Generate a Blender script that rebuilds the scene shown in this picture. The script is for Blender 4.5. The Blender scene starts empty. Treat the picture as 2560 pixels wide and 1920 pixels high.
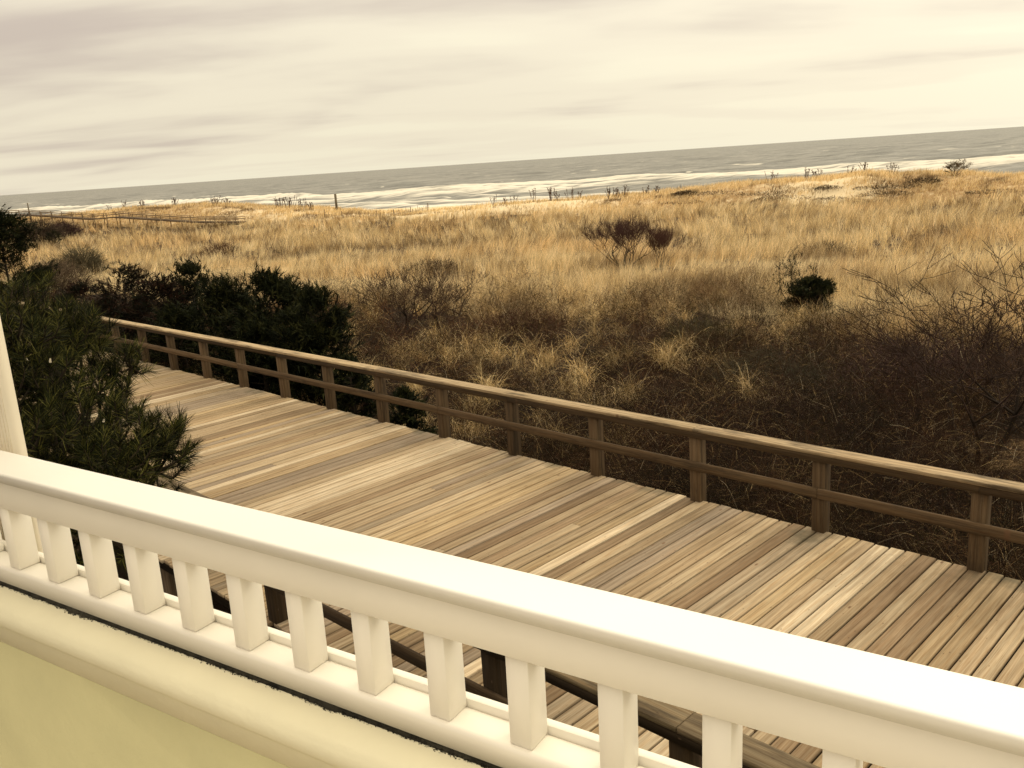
import bpy, math, random
import numpy as np
from mathutils import Matrix, Vector

random.seed(7)
rng = np.random.default_rng(11)
SC = bpy.context.scene
COL = SC.collection
rad = math.radians

# ------------------------------------------------------------------ camera
CZ = 5.15                                  # eye height above the ground under the boardwalk
FPX, ROLL, PITCH = 2230.0, rad(3.86), rad(14.02)
cam = bpy.data.cameras.new('camera')
cam.sensor_width = 36.0
cam.lens = 36.0 * FPX / 2560.0
cam.clip_start = 0.05
cam.clip_end = 120000
camo = bpy.data.objects.new('camera', cam)
COL.objects.link(camo)
R0 = Vector((1, 0, 0)); U0 = Vector((0, math.sin(PITCH), math.cos(PITCH))); F0 = Vector((0, math.cos(PITCH), -math.sin(PITCH)))
ci = math.cos(ROLL) * R0 - math.sin(ROLL) * U0
cj = math.sin(ROLL) * R0 + math.cos(ROLL) * U0
M = Matrix((ci, cj, -F0)).transposed().to_4x4()
M.translation = Vector((0, 0, CZ))
camo.matrix_world = M
SC.camera = camo

# ------------------------------------------------------------------ view, sky, sun
SC.view_settings.view_transform = 'Standard'
SC.view_settings.look = 'None'
SC.view_settings.gamma = 1
SC.view_settings.exposure = 0.0
SC.render.film_transparent = False
SUN_AZ, SUN_EL = rad(62), rad(42)          # azimuth clockwise from +Y
w = bpy.data.worlds.new('World'); SC.world = w; w.use_nodes = True
nt = w.node_tree; nt.nodes.clear(); N = nt.nodes; L = nt.links
def nd(t, **k):
    n = N.new(t)
    for a, b in k.items(): setattr(n, a, b)
    return n
out = nd('ShaderNodeOutputWorld'); bg = nd('ShaderNodeBackground'); bg.inputs[1].default_value = 0.1
sky = nd('ShaderNodeTexSky', sky_type='NISHITA'); sky.sun_disc = False
sky.sun_elevation = SUN_EL; sky.sun_rotation = SUN_AZ; sky.dust_density = 4.0; sky.ozone_density = 1.0
tc = nd('ShaderNodeTexCoord')
sep = nd('ShaderNodeSeparateXYZ'); L.new(tc.outputs['Generated'], sep.inputs[0])
def mth(op, a, b=None, c=None):
    n = nd('ShaderNodeMath', operation=op)
    for i, v in enumerate((a, b, c)):
        if v is None: continue
        if isinstance(v, (int, float)): n.inputs[i].default_value = v
        else: L.new(v, n.inputs[i])
    return n.outputs[0]
zc = mth('MAXIMUM', sep.outputs[2], 0.0)
za = mth('ADD', zc, 0.10)
px = mth('DIVIDE', sep.outputs[0], za); py = mth('DIVIDE', sep.outputs[1], za)
cmb = nd('ShaderNodeCombineXYZ'); L.new(px, cmb.inputs[0]); L.new(py, cmb.inputs[1])
mp = nd('ShaderNodeMapping'); mp.inputs['Rotation'].default_value = (0, 0, rad(-6)); mp.inputs['Scale'].default_value = (0.20, 0.40, 1)
mp.inputs['Location'].default_value = (5.5, 15.3, 0)
L.new(cmb.outputs[0], mp.inputs[0])
n1 = nd('ShaderNodeTexNoise'); n1.inputs['Scale'].default_value = 1.25; n1.inputs['Detail'].default_value = 7; n1.inputs['Roughness'].default_value = 0.50; n1.inputs['Distortion'].default_value = 0.5
L.new(mp.outputs[0], n1.inputs['Vector'])
mp2 = nd('ShaderNodeMapping'); mp2.inputs['Rotation'].default_value = (0, 0, rad(8)); mp2.inputs['Scale'].default_value = (0.42, 0.70, 1)
L.new(cmb.outputs[0], mp2.inputs[0])
n2 = nd('ShaderNodeTexNoise'); n2.inputs['Scale'].default_value = 1.5; n2.inputs['Detail'].default_value = 4; n2.inputs['Roughness'].default_value = 0.45; n2.inputs['Distortion'].default_value = 0.25
L.new(mp2.outputs[0], n2.inputs['Vector'])
cl = mth('ADD', mth('MULTIPLY', n1.outputs[0], 0.58), mth('MULTIPLY', n2.outputs[0], 0.42))
# clouds thicker away from the sun side, thinner towards it
side = mth('MULTIPLY_ADD', sep.outputs[0], -0.13, -0.005)
cl = mth('ADD', cl, side)
hz = mth('MULTIPLY', mth('SUBTRACT', 0.11, sep.outputs[2]), 0.9)   # cloud fades into the pale horizon band
cl = mth('SUBTRACT', cl, mth('MAXIMUM', hz, 0.0))
ramp = nd('ShaderNodeValToRGB'); ramp.color_ramp.interpolation = 'EASE'
e = ramp.color_ramp.elements
e[0].position = 0.37; e[0].color = (1.03, 0.945, 0.72, 1)
e[1].position = 0.66; e[1].color = (0.67, 0.57, 0.475, 1)
m_ = e.new(0.46); m_.color = (0.985, 0.89, 0.685, 1)
L.new(cl, ramp.inputs[0])
# the cloud sheet is brighter overhead and towards the hidden sun
up = mth('MULTIPLY_ADD', mth('POWER', zc, 1.9), 2.75, 0.965)
sunv = nd('ShaderNodeVectorMath', operation='DOT_PRODUCT'); L.new(tc.outputs['Generated'], sunv.inputs[0])
sunv.inputs[1].default_value = (math.sin(SUN_AZ) * math.cos(SUN_EL), math.cos(SUN_AZ) * math.cos(SUN_EL), math.sin(SUN_EL))
gl = mth('MULTIPLY', mth('POWER', mth('MAXIMUM', sunv.outputs['Value'], 0.0), 3.0), 0.55)
fac = mth('MULTIPLY', mth('ADD', up, gl), 9.5)
vm = nd('ShaderNodeVectorMath', operation='SCALE'); L.new(ramp.outputs[0], vm.inputs[0]); L.new(fac, vm.inputs['Scale'])
mix = nd('ShaderNodeMix', data_type='RGBA'); mix.inputs[0].default_value = 0.93
L.new(sky.outputs[0], mix.inputs[6]); L.new(vm.outputs[0], mix.inputs[7])
L.new(mix.outputs[2], bg.inputs[0]); L.new(bg.outputs[0], out.inputs[0])

sun = bpy.data.lights.new('sun', 'SUN'); sun.energy = 0.8; sun.angle = rad(14); sun.color = (1.0, 0.93, 0.80)
so = bpy.data.objects.new('sun', sun); COL.objects.link(so)
so.rotation_euler = Vector((math.sin(SUN_AZ) * math.cos(SUN_EL), math.cos(SUN_AZ) * math.cos(SUN_EL), math.sin(SUN_EL))).to_track_quat('Z', 'Y').to_euler()

# ------------------------------------------------------------------ measuring helpers
def ray(x, y):
    a = x - 1280; b = 960 - y
    c, s = math.cos(ROLL), math.sin(ROLL)
    u = a * c + b * s; v = -a * s + b * c
    return np.array([u, FPX * math.cos(PITCH) + v * math.sin(PITCH), -FPX * math.sin(PITCH) + v * math.cos(PITCH)])
def az_of(x, y):
    r = ray(x, y); return math.atan2(r[0], r[1])
# value noise ---------------------------------------------------------------
def hsh(i, j, seed):
    h = (i.astype(np.int64) * 374761393 + j.astype(np.int64) * 668265263 + seed * 1442695041) & 0xFFFFFFFF
    h = ((h ^ (h >> 13)) * 1274126177) & 0xFFFFFFFF
    return ((h ^ (h >> 16)) & 0xFFFF) / 65535.0
def vnoise(x, y, seed=0):
    x = np.asarray(x, float); y = np.asarray(y, float)
    i = np.floor(x); j = np.floor(y); f = x - i; g = y - j
    f = f * f * (3 - 2 * f); g = g * g * (3 - 2 * g)
    a = hsh(i, j, seed); b = hsh(i + 1, j, seed); c = hsh(i, j + 1, seed); d = hsh(i + 1, j + 1, seed)
    return (a * (1 - f) + b * f) * (1 - g) + (c * (1 - f) + d * f) * g
def fbm(x, y, seed=0, o=4):
    s = 0; a = .5; t = 0
    for k in range(o):
        s = s + a * vnoise(np.asarray(x) * 2 ** k, np.asarray(y) * 2 ** k, seed + k * 7); t += a; a *= .5
    return s / t
def sstep(a, b, x):
    t = np.clip((np.asarray(x, float) - a) / (b - a), 0, 1); return t * t * (3 - 2 * t)

# ------------------------------------------------------------------ frames
SA = rad(27)                                # the shore normal
def shore(x, y):
    x = np.asarray(x, float); y = np.asarray(y, float)
    return x * math.sin(SA) + y * math.cos(SA), -x * math.cos(SA) + y * math.sin(SA)     # s inland->sea, w leftwards along shore
A1 = rad(-44.74)                            # direction of the boardwalk
D1 = np.array([math.sin(A1), math.cos(A1)]); N1 = np.array([math.cos(A1), -math.sin(A1)])
HD = 3.87                                   # eye above the planks
DECK = Matrix.Translation((0, 0, CZ - HD)) @ Matrix.Rotation(math.atan2(-D1[1], -D1[0]), 4, 'Z')   # local (-t, n, z)
D2 = Vector((-0.84034243, 0.54184832, 0.01500007)); N2 = Vector((0.54190929, 0.84043698, 0.0)); U2 = Vector((0.01260661, -0.00812868, 0.99988749))
HR = 0.58                                   # eye above the white rail
HOUSE = Matrix((-D2, N2, U2)).transposed().to_4x4(); HOUSE.translation = Vector((0, 0, CZ))
def deck_pt(t, n, z=0): return DECK @ Vector((-t, n, z))
def house_tn(x, y):
    d2 = np.array([D2[0], D2[1]]) / math.hypot(D2[0], D2[1]); n2 = np.array([N2[0], N2[1]])
    return x * d2[0] + y * d2[1], x * n2[0] + y * n2[1]

# ------------------------------------------------------------------ terrain
SX = [-60, 0, 15, 30, 50, 75, 91, 93, 100.5, 108, 116, 130, 185, 215, 420, 3000]
BZ = [-5.3, -5.15, -5.1, -5.4, -5.8, -6.1, -6.1, -6.0, -5.0, -5.8, -6.9, -7.6, -9.3, -10.1, -14, -40]
CW = [-80, -20, -2.6, 8.7, 18, 29.6, 49.8, 60, 67.5, 81, 90, 98, 111, 128, 143, 200]
CR = [-4.3, -4.45, -4.5, -3.8, -4.2, -4.75, -5.3, -5.75, -5.9, -4.95, -4.3, -3.5, -3.4, -3.85, -4.1, -4.3]
def ground_z(x, y):
    s, wv = shore(x, y)
    base = np.interp(s, SX, BZ)
    cr = np.interp(wv, CW, CR) + (fbm(wv / 6.0, s / 9.0, 5, 3) - .5) * .7
    k = np.exp(-np.maximum(np.abs(s - 100.5) - 1.5, 0) ** 2 / (2 * 5.0 ** 2)) * sstep(91.5, 97.5, s)
    z = base * (1 - k) + cr * k
    z = z + np.interp(wv, [96, 111, 143, 200], [0, .7, 2.3, 2.6]) * sstep(76, 90, s) * (1 - sstep(92, 98, s))
    hum = (fbm(np.asarray(x) / 9.0, np.asarray(y) / 9.0, 3, 4) - .5) * 1.1 * sstep(18, 40, s) * (1 - sstep(110, 135, s))
    return z + hum * (1 - k * .5) + CZ
def gz(x, y): return float(ground_z(np.array([x]), np.array([y]))[0])
def on_ground(x, y, off=0.0, rmax=140):
    r = ray(x, y); r = r / math.hypot(r[0], r[1])
    k = np.arange(8.0, rmax, 0.05)
    g = ground_z(k * r[0], k * r[1]) + off - CZ
    h = np.nonzero(k * r[2] <= g)[0]
    d = k[h[0]] if len(h) else rmax
    return d * r[0], d * r[1], d
def ppm(d): return FPX / d                  # photo pixels per metre at distance d

# ------------------------------------------------------------------ object helpers
def tag(o, label=None, cat=None, group=None, kind=None):
    if label: o['label'] = label
    if cat: o['category'] = cat
    if group: o['group'] = group
    if kind: o['kind'] = kind
    return o
def empty(name, loc, label, cat, group=None, mat=None):
    o = bpy.data.objects.new(name, None); COL.objects.link(o)
    if mat is not None: o.matrix_world = mat
    else: o.matrix_world = Matrix.Translation(loc)
    o.empty_display_size = .1
    return tag(o, label, cat, group)
def raw_mesh(name, V, F, mat, col=None, parent=None, smooth=False, extra=None, mw=None):
    """V (n,3) array, F (m,k) int array with k=3 or 4, or list of such arrays"""
    V = np.ascontiguousarray(V, np.float32)
    Fs = F if isinstance(F, list) else [F]
    Fs = [np.asarray(f, np.int32) for f in Fs if len(f)]
    me = bpy.data.meshes.new(name)
    me.vertices.add(len(V)); me.vertices.foreach_set('co', V.ravel())
    idx = np.concatenate([f.ravel() for f in Fs]); tot = np.concatenate([np.full(len(f), f.shape[1], np.int32) for f in Fs])
    me.loops.add(len(idx)); me.loops.foreach_set('vertex_index', idx)
    me.polygons.add(len(tot)); st = np.zeros(len(tot), np.int32); st[1:] = np.cumsum(tot)[:-1]
    me.polygons.foreach_set('loop_start', st); me.polygons.foreach_set('loop_total', tot)
    if smooth: me.polygons.foreach_set('use_smooth', np.ones(len(tot), bool))
    me.update(calc_edges=True)
    if col is not None:
        a = me.color_attributes.new('Col', 'FLOAT_COLOR', 'POINT')
        c = np.ones((len(V), 4), np.float32); c[:, :3] = col
        a.data.foreach_set('color', c.ravel())
    if extra:
        for k, v in extra.items():
            a = me.attributes.new(k, 'FLOAT', 'POINT'); a.data.foreach_set('value', np.asarray(v, np.float32).ravel())
    me.materials.append(mat)
    o = bpy.data.objects.new(name, me); COL.objects.link(o)
    if parent: o.parent = parent
    if mw is not None: o.matrix_world = mw
    return o
class MB:
    """collects boxes / prisms, builds one mesh object"""
    def __init__(s): s.v = []; s.q = []; s.n = 0; s.c = []; s.p = []
    def add(s, V, Q, col=(1, 1, 1), pid=0):
        V = np.asarray(V, float); s.v.append(V); s.q.append(np.asarray(Q) + s.n); s.n += len(V)
        s.c.append(np.tile(np.asarray(col, float), (len(V), 1))); s.p.append(np.full(len(V), pid, float))
    def box(s, x0, x1, y0, y1, z0, z1, col=(1, 1, 1), pid=0, b=0.0):
        if b <= 0:
            V = [(x0, y0, z0), (x1, y0, z0), (x1, y1, z0), (x0, y1, z0), (x0, y0, z1), (x1, y0, z1), (x1, y1, z1), (x0, y1, z1)]
            Q = [(0, 3, 2, 1), (4, 5, 6, 7), (0, 1, 5, 4), (1, 2, 6, 5), (2, 3, 7, 6), (3, 0, 4, 7)]
            s.add(V, Q, col, pid); return
        # chamfered box along every edge: 24 verts
        X = (x0, x1); Y = (y0, y1); Z = (z0, z1); V = []; ix = {}
        for i in (0, 1):
            for j in (0, 1):
                for k in (0, 1):
                    sx = b if i == 0 else -b; sy = b if j == 0 else -b; sz = b if k == 0 else -b
                    ix[i, j, k, 'x'] = len(V); V.append((X[i], Y[j] + sy, Z[k] + sz))
                    ix[i, j, k, 'y'] = len(V); V.append((X[i] + sx, Y[j], Z[k] + sz))
                    ix[i, j, k, 'z'] = len(V); V.append((X[i] + sx, Y[j] + sy, Z[k]))
        Q = []
        for i in (0, 1):
            q = [ix[i, 0, 0, 'x'], ix[i, 1, 0, 'x'], ix[i, 1, 1, 'x'], ix[i, 0, 1, 'x']]; Q.append(q if i else q[::-1])
            q = [ix[0, i, 0, 'y'], ix[0, i, 1, 'y'], ix[1, i, 1, 'y'], ix[1, i, 0, 'y']]; Q.append(q if i else q[::-1])
            q = [ix[0, 0, i, 'z'], ix[1, 0, i, 'z'], ix[1, 1, i, 'z'], ix[0, 1, i, 'z']]; Q.append(q if i else q[::-1])
        for i in (0, 1):
            for j in (0, 1):
                Q.append([ix[i, j, 0, 'x'], ix[i, j, 1, 'x'], ix[i, j, 1, 'y'], ix[i, j, 0, 'y']])
                Q.append([ix[i, 0, j, 'x'], ix[i, 1, j, 'x'], ix[i, 1, j, 'z'], ix[i, 0, j, 'z']])
                Q.append([ix[0, i, j, 'y'], ix[1, i, j, 'y'], ix[1, i, j, 'z'], ix[0, i, j, 'z']])
        for i in (0, 1):
            for j in (0, 1):
                for k in (0, 1):
                    a, c, d = ix[i, j, k, 'x'], ix[i, j, k, 'y'], ix[i, j, k, 'z']; Q.append([a, c, d, d])
        s.add(V, Q, col, pid)
    def prism(s, prof, x0, x1, col=(1, 1, 1), pid=0, nx=1):
        """profile of (y,z) points extruded along x"""
        P = np.array(prof, float); n = len(P); xs = np.linspace(x0, x1, nx + 1)
        V = np.concatenate([np.column_stack([np.full(n, x), P]) for x in xs]); Q = []
        for k in range(nx):
            for i in range(n):
                j = (i + 1) % n; Q.append((k * n + i, k * n + j, (k + 1) * n + j, (k + 1) * n + i))
        s.add(V, Q, col, pid)
        s.caps = getattr(s, 'caps', []); s.caps.append((s.n - len(V), n, len(V)))
    def build(s, name, mat, parent=None, mw=None, smooth=False):
        V = np.concatenate(s.v); Q = np.concatenate(s.q)
        tri = Q[:, 2] == Q[:, 3]
        Fs = [Q[~tri], Q[tri][:, :3]]
        for (o0, n, tot) in getattr(s, 'caps', []):
            Fs.append(np.array([list(range(o0 + n - 1, o0 - 1, -1))])); Fs.append(np.array([list(range(o0 + tot - n, o0 + tot))]))
        o = raw_mesh(name, V, Fs, mat, np.concatenate(s.c), parent, smooth, {'pid': np.concatenate(s.p)}, mw)
        bm_fix(o)
        return o
def bm_fix(o):
    import bmesh
    b = bmesh.new(); b.from_mesh(o.data); bmesh.ops.recalc_face_normals(b, faces=b.faces); b.to_mesh(o.data); b.free()

# ------------------------------------------------------------------ materials
def new_mat(name):
    m = bpy.data.materials.new(name); m.use_nodes = True
    t = m.node_tree; b = t.nodes['Principled BSDF']; return m, t, b
def n_(t, ty, **k):
    n = t.nodes.new(ty)
    for a, b in k.items():
        if a == 'inp':
            for i, v in b.items(): n.inputs[i].default_value = v
        else: setattr(n, a, b)
    return n
def leaf_mat(name, transl=0.25, rough=0.7, spec=0.2, var=0.25):
    m, t, b = new_mat(name); l = t.links
    at = n_(t, 'ShaderNodeAttribute', attribute_name='Col')
    b.inputs['Roughness'].default_value = rough; b.inputs['Specular IOR Level'].default_value = spec
    l.new(at.outputs['Color'], b.inputs['Base Color'])
    if transl > 0:
        tr = n_(t, 'ShaderNodeBsdfTranslucent'); l.new(at.outputs['Color'], tr.inputs[0])
        mx = n_(t, 'ShaderNodeMixShader', inp={0: transl}); l.new(b.outputs[0], mx.inputs[1]); l.new(tr.outputs[0], mx.inputs[2])
        l.new(mx.outputs[0], t.nodes['Material Output'].inputs[0])
    return m
def bark_mat(name, c1, c2, scale=18):
    m, t, b = new_mat(name); l = t.links
    tcx = n_(t, 'ShaderNodeTexCoord'); no = n_(t, 'ShaderNodeTexNoise', inp={'Scale': scale, 'Detail': 6})
    l.new(tcx.outputs['Object'], no.inputs['Vector'])
    r = n_(t, 'ShaderNodeValToRGB'); r.color_ramp.elements[0].position = .35; r.color_ramp.elements[1].position = .68
    r.color_ramp.elements[0].color = (*c1, 1); r.color_ramp.elements[1].color = (*c2, 1)
    l.new(no.outputs[0], r.inputs[0]); l.new(r.outputs[0], b.inputs['Base Color']); b.inputs['Roughness'].default_value = .9
    b.inputs['Specular IOR Level'].default_value = .15
    bp = n_(t, 'ShaderNodeBump', inp={'Strength': .5, 'Distance': .01}); l.new(no.outputs[0], bp.inputs['Height']); l.new(bp.outputs[0], b.inputs['Normal'])
    return m
def wood_mat(name, axis='y', grain=1.0, stain=0.0, knots=True, dark=(0.35, 0.24, 0.15)):
    """weathered timber: per-board colour from the mesh, grain running along one local axis"""
    m, t, b = new_mat(name); l = t.links
    at = n_(t, 'ShaderNodeAttribute', attribute_name='Col'); pd = n_(t, 'ShaderNodeAttribute', attribute_name='pid')
    tcx = n_(t, 'ShaderNodeTexCoord')
    off = n_(t, 'ShaderNodeCombineXYZ')
    mu = n_(t, 'ShaderNodeMath', operation='MULTIPLY', inp={1: 3.17}); l.new(pd.outputs['Fac'], mu.inputs[0])
    for i in range(3): l.new(mu.outputs[0], off.inputs[i])
    ad = n_(t, 'ShaderNodeVectorMath', operation='ADD'); l.new(tcx.outputs['Object'], ad.inputs[0]); l.new(off.outputs[0], ad.inputs[1])
    sc = {'x': (1.6, 62, 62), 'y': (62, 1.6, 62), 'z': (62, 62, 1.6)}[axis]
    mp = n_(t, 'ShaderNodeMapping'); mp.inputs['Scale'].default_value = sc; l.new(ad.outputs[0], mp.inputs[0])
    g1 = n_(t, 'ShaderNodeTexNoise', inp={'Scale': 1.6, 'Detail': 7, 'Roughness': .62, 'Distortion': .6}); l.new(mp.outputs[0], g1.inputs['Vector'])
    sc2 = {'x': (1.3, 9, 9), 'y': (9, 1.3, 9), 'z': (9, 9, 1.3)}[axis]
    mp2 = n_(t, 'ShaderNodeMapping'); mp2.inputs['Scale'].default_value = sc2; l.new(ad.outputs[0], mp2.inputs[0])
    wv = n_(t, 'ShaderNodeTexWave', wave_type='RINGS', rings_direction={'x': 'X', 'y': 'Y', 'z': 'Z'}[axis], inp={'Scale': .75, 'Distortion': 5.5, 'Detail': 2.5, 'Detail Scale': .8})
    l.new(mp2.outputs[0], wv.inputs['Vector'])
    big = n_(t, 'ShaderNodeTexNoise', inp={'Scale': .9, 'Detail': 4}); 
    mp3 = n_(t, 'ShaderNodeMapping'); mp3.inputs['Scale'].default_value = {'x': (1, 4, 4), 'y': (4, 1, 4), 'z': (4, 4, 1)}[axis]; l.new(ad.outputs[0], mp3.inputs[0]); l.new(mp3.outputs[0], big.inputs['Vector'])
    def ramp(src, a, b_, lo, hi):
        r = n_(t, 'ShaderNodeMapRange', inp={1: a, 2: b_, 3: lo, 4: hi}); l.new(src, r.inputs[0]); return r.outputs[0]
    k = n_(t, 'ShaderNodeMath', operation='MULTIPLY'); l.new(ramp(g1.outputs[0], .3, .7, 1 - .20 * grain, 1 + .09 * grain), k.inputs[0]); l.new(ramp(wv.outputs[0], 0, 1, 1 - .17 * grain, 1.05), k.inputs[1])
    k2 = n_(t, 'ShaderNodeMath', operation='MULTIPLY'); l.new(k.outputs[0], k2.inputs[0]); l.new(ramp(big.outputs[0], .3, .7, .88, 1.10), k2.inputs[1])
    col = n_(t, 'ShaderNodeVectorMath', operation='SCALE'); l.new(at.outputs['Color'], col.inputs[0]); l.new(k2.outputs[0], col.inputs['Scale'])
    cur = col.outputs[0]
    # brownish streaks of unweathered wood
    mxs = n_(t, 'ShaderNodeMix', data_type='RGBA', blend_type='MULTIPLY'); l.new(ramp(g1.outputs[0], .56, .36, 0, .6), mxs.inputs[0]); l.new(cur, mxs.inputs[6]); mxs.inputs[7].default_value = (.80, .62, .45, 1); cur = mxs.outputs[2]
    if knots:
        vo = n_(t, 'ShaderNodeTexVoronoi', inp={'Scale': 2.3, 'Randomness': 1}); mp4 = n_(t, 'ShaderNodeMapping'); mp4.inputs['Scale'].default_value = {'x': (1, 2.4, 0), 'y': (2.4, 1, 0), 'z': (2, 0, 1)}[axis]
        l.new(ad.outputs[0], mp4.inputs[0]); l.new(mp4.outputs[0], vo.inputs['Vector'])
        mk = n_(t, 'ShaderNodeMix', data_type='RGBA'); l.new(ramp(vo.outputs['Distance'], .04, .085, .9, 0), mk.inputs[0]); l.new(cur, mk.inputs[6]); mk.inputs[7].default_value = (.10, .055, .03, 1); cur = mk.outputs[2]
    sv = n_(t, 'ShaderNodeTexVoronoi', inp={'Scale': 7.0, 'Randomness': 1}); mp5 = n_(t, 'ShaderNodeMapping'); mp5.inputs['Scale'].default_value = {'x': (1, 2, 2), 'y': (2, 1, 2), 'z': (2, 2, 1)}[axis]; l.new(ad.outputs[0], mp5.inputs[0]); l.new(mp5.outputs[0], sv.inputs['Vector'])
    mv = n_(t, 'ShaderNodeMix', data_type='RGBA'); l.new(ramp(sv.outputs['Distance'], .05, .10, .7, 0), mv.inputs[0]); l.new(cur, mv.inputs[6]); mv.inputs[7].default_value = (.07, .045, .028, 1); cur = mv.outputs[2]
    if stain < 0:                             # old mildew and worn dark patches on the rails
        wn = n_(t, 'ShaderNodeTexNoise', inp={'Scale': 2.2, 'Detail': 7, 'Roughness': .7}); mp6 = n_(t, 'ShaderNodeMapping'); mp6.inputs['Scale'].default_value = {'x': (.6, 4, 4), 'y': (4, .6, 4), 'z': (4, 4, .6)}[axis]; l.new(ad.outputs[0], mp6.inputs[0]); l.new(mp6.outputs[0], wn.inputs['Vector'])
        mw6 = n_(t, 'ShaderNodeMix', data_type='RGBA'); l.new(ramp(wn.outputs[0], .50, .66, 0, .8), mw6.inputs[0]); l.new(cur, mw6.inputs[6]); mw6.inputs[7].default_value = (.028, .020, .013, 1); cur = mw6.outputs[2]
    if stain > 0:                             # mildew gathered in blotches along the far plank ends (local y near the far edge)
        sp = n_(t, 'ShaderNodeSeparateXYZ'); l.new(tcx.outputs['Object'], sp.inputs[0])
        sn = n_(t, 'ShaderNodeTexNoise', inp={'Scale': 1.1, 'Detail': 5, 'Roughness': .65}); l.new(tcx.outputs['Object'], sn.inputs['Vector'])
        e1 = ramp(sp.outputs[1], HD * 2.1 - 1.0, HD * 2.1 - .05, 0, .36); aa = n_(t, 'ShaderNodeMath', operation='ADD'); l.new(e1, aa.inputs[0]); l.new(sn.outputs[0], aa.inputs[1])
        ms = n_(t, 'ShaderNodeMix', data_type='RGBA'); l.new(ramp(aa.outputs[0], .84, 1.0, 0, .85), ms.inputs[0]); l.new(cur, ms.inputs[6]); ms.inputs[7].default_value = (.075, .062, .038, 1); cur = ms.outputs[2]
    l.new(cur, b.inputs['Base Color']); b.inputs['Roughness'].default_value = .85; b.inputs['Specular IOR Level'].default_value = .10
    bp = n_(t, 'ShaderNodeBump', inp={'Strength': .35, 'Distance': .004}); l.new(g1.outputs[0], bp.inputs['Height']); l.new(bp.outputs[0], b.inputs['Normal'])
    return m
def paint_mat(name, c, rough=.42, bump=.03, specks=0.0, scale=6.0, var=.05):
    m, t, b = new_mat(name); l = t.links
    tcx = n_(t, 'ShaderNodeTexCoord'); no = n_(t, 'ShaderNodeTexNoise', inp={'Scale': scale, 'Detail': 6}); l.new(tcx.outputs['Object'], no.inputs['Vector'])
    r = n_(t, 'ShaderNodeMapRange', inp={1: .3, 2: .7, 3: 1 - var, 4: 1 + var}); l.new(no.outputs[0], r.inputs[0])
    s = n_(t, 'ShaderNodeVectorMath', operation='SCALE'); s.inputs[0].default_value = c; l.new(r.outputs[0], s.inputs['Scale']); cur = s.outputs[0]
    if specks:
        vo = n_(t, 'ShaderNodeTexVoronoi', inp={'Scale': 13, 'Randomness': 1}); l.new(tcx.outputs['Object'], vo.inputs['Vector'])
        rr = n_(t, 'ShaderNodeMapRange', inp={1: .018, 2: .032, 3: .75 * specks, 4: 0}); l.new(vo.outputs['Distance'], rr.inputs[0])
        mk = n_(t, 'ShaderNodeMix', data_type='RGBA'); l.new(rr.outputs[0], mk.inputs[0]); l.new(cur, mk.inputs[6]); mk.inputs[7].default_value = (.12, .09, .06, 1); cur = mk.outputs[2]
    l.new(cur, b.inputs['Base Color']); b.inputs['Roughness'].default_value = rough; b.inputs['Specular IOR Level'].default_value = .35
    n2 = n_(t, 'ShaderNodeTexNoise', inp={'Scale': scale * 14, 'Detail': 4}); l.new(tcx.outputs['Object'], n2.inputs['Vector'])
    bp = n_(t, 'ShaderNodeBump', inp={'Strength': bump, 'Distance': .01}); l.new(n2.outputs[0], bp.inputs['Height']); l.new(bp.outputs[0], b.inputs['Normal'])
    return m
M_GRASS = leaf_mat('dry_grass', .34)
M_BRUSH = leaf_mat('brush', 0, .9, .08)
M_NEEDLE = leaf_mat('pine_needles', .10, .7, .08)
M_SCALE = leaf_mat('juniper_sprays', .06, .8, .06)
M_TWIG = leaf_mat('twigs', 0, .9, .12)
M_BARK = bark_mat('pine_bark', (.05, .035, .022), (.16, .115, .075))
M_DARKBARK = bark_mat('dark_bark', (.012, .009, .006), (.045, .032, .02))
M_PLANK = wood_mat('deck_planks', 'y', 1.0, 1.0)
M_RAILX = wood_mat('rail_timber', 'x', 1.3, -1, True)
M_POSTZ = wood_mat('post_timber', 'z', 1.2, -1, False)
M_WHITE = paint_mat('white_paint', (.69, .655, .585), .38, .02, .9, 5, .02)
M_WHITE2 = paint_mat('white_paint_plain', (.78, .73, .63), .42, .02, 0, 5, .03)
M_STUCCO_SHADED = paint_mat('stucco', (.45, .41, .22), .92, .14, 0, 5, .06)  # wall colour darkened to hold the shade below the ledge
M_LEDGE = paint_mat('stucco_trim', (.66, .61, .43), .92, .12, 0, 4, .04)
M_COLUMN = paint_mat('cream_paint', (.74, .66, .52), .5, .05, 0, 8, .04)
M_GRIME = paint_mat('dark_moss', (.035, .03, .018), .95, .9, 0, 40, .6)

# ------------------------------------------------------------------ the ground: one sheet
def polar(rs, azs):
    R, A = np.meshgrid(rs, azs, indexing='ij'); return R * np.sin(A), R * np.cos(A)
def grid_faces(nr, na, wrap=False):
    i = np.arange(nr - 1)[:, None]; j = np.arange(na if wrap else na - 1)[None, :]
    a = i * na + j; b = i * na + (j + 1) % na; c = (i + 1) * na + (j + 1) % na; d = (i + 1) * na + j
    return np.stack([a, b, c, d], -1).reshape(-1, 4)
azs = np.concatenate([np.linspace(-46, 46, 420), np.linspace(47, 313, 90)]) * math.pi / 180
rs = np.concatenate([[0.0], np.geomspace(1.5, 60, 110), np.linspace(60.5, 150, 150), np.geomspace(152, 3000, 40)])
X, Y = polar(rs, azs); Z = ground_z(X, Y)
gm, t, b = new_mat('dune_sand'); l = t.links
tcx = n_(t, 'ShaderNodeTexCoord')
a1 = n_(t, 'ShaderNodeAttribute', attribute_name='litter')
na_ = n_(t, 'ShaderNodeTexNoise', inp={'Scale': 1.7, 'Detail': 8, 'Roughness': .7}); l.new(tcx.outputs['Object'], na_.inputs['Vector'])
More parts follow.
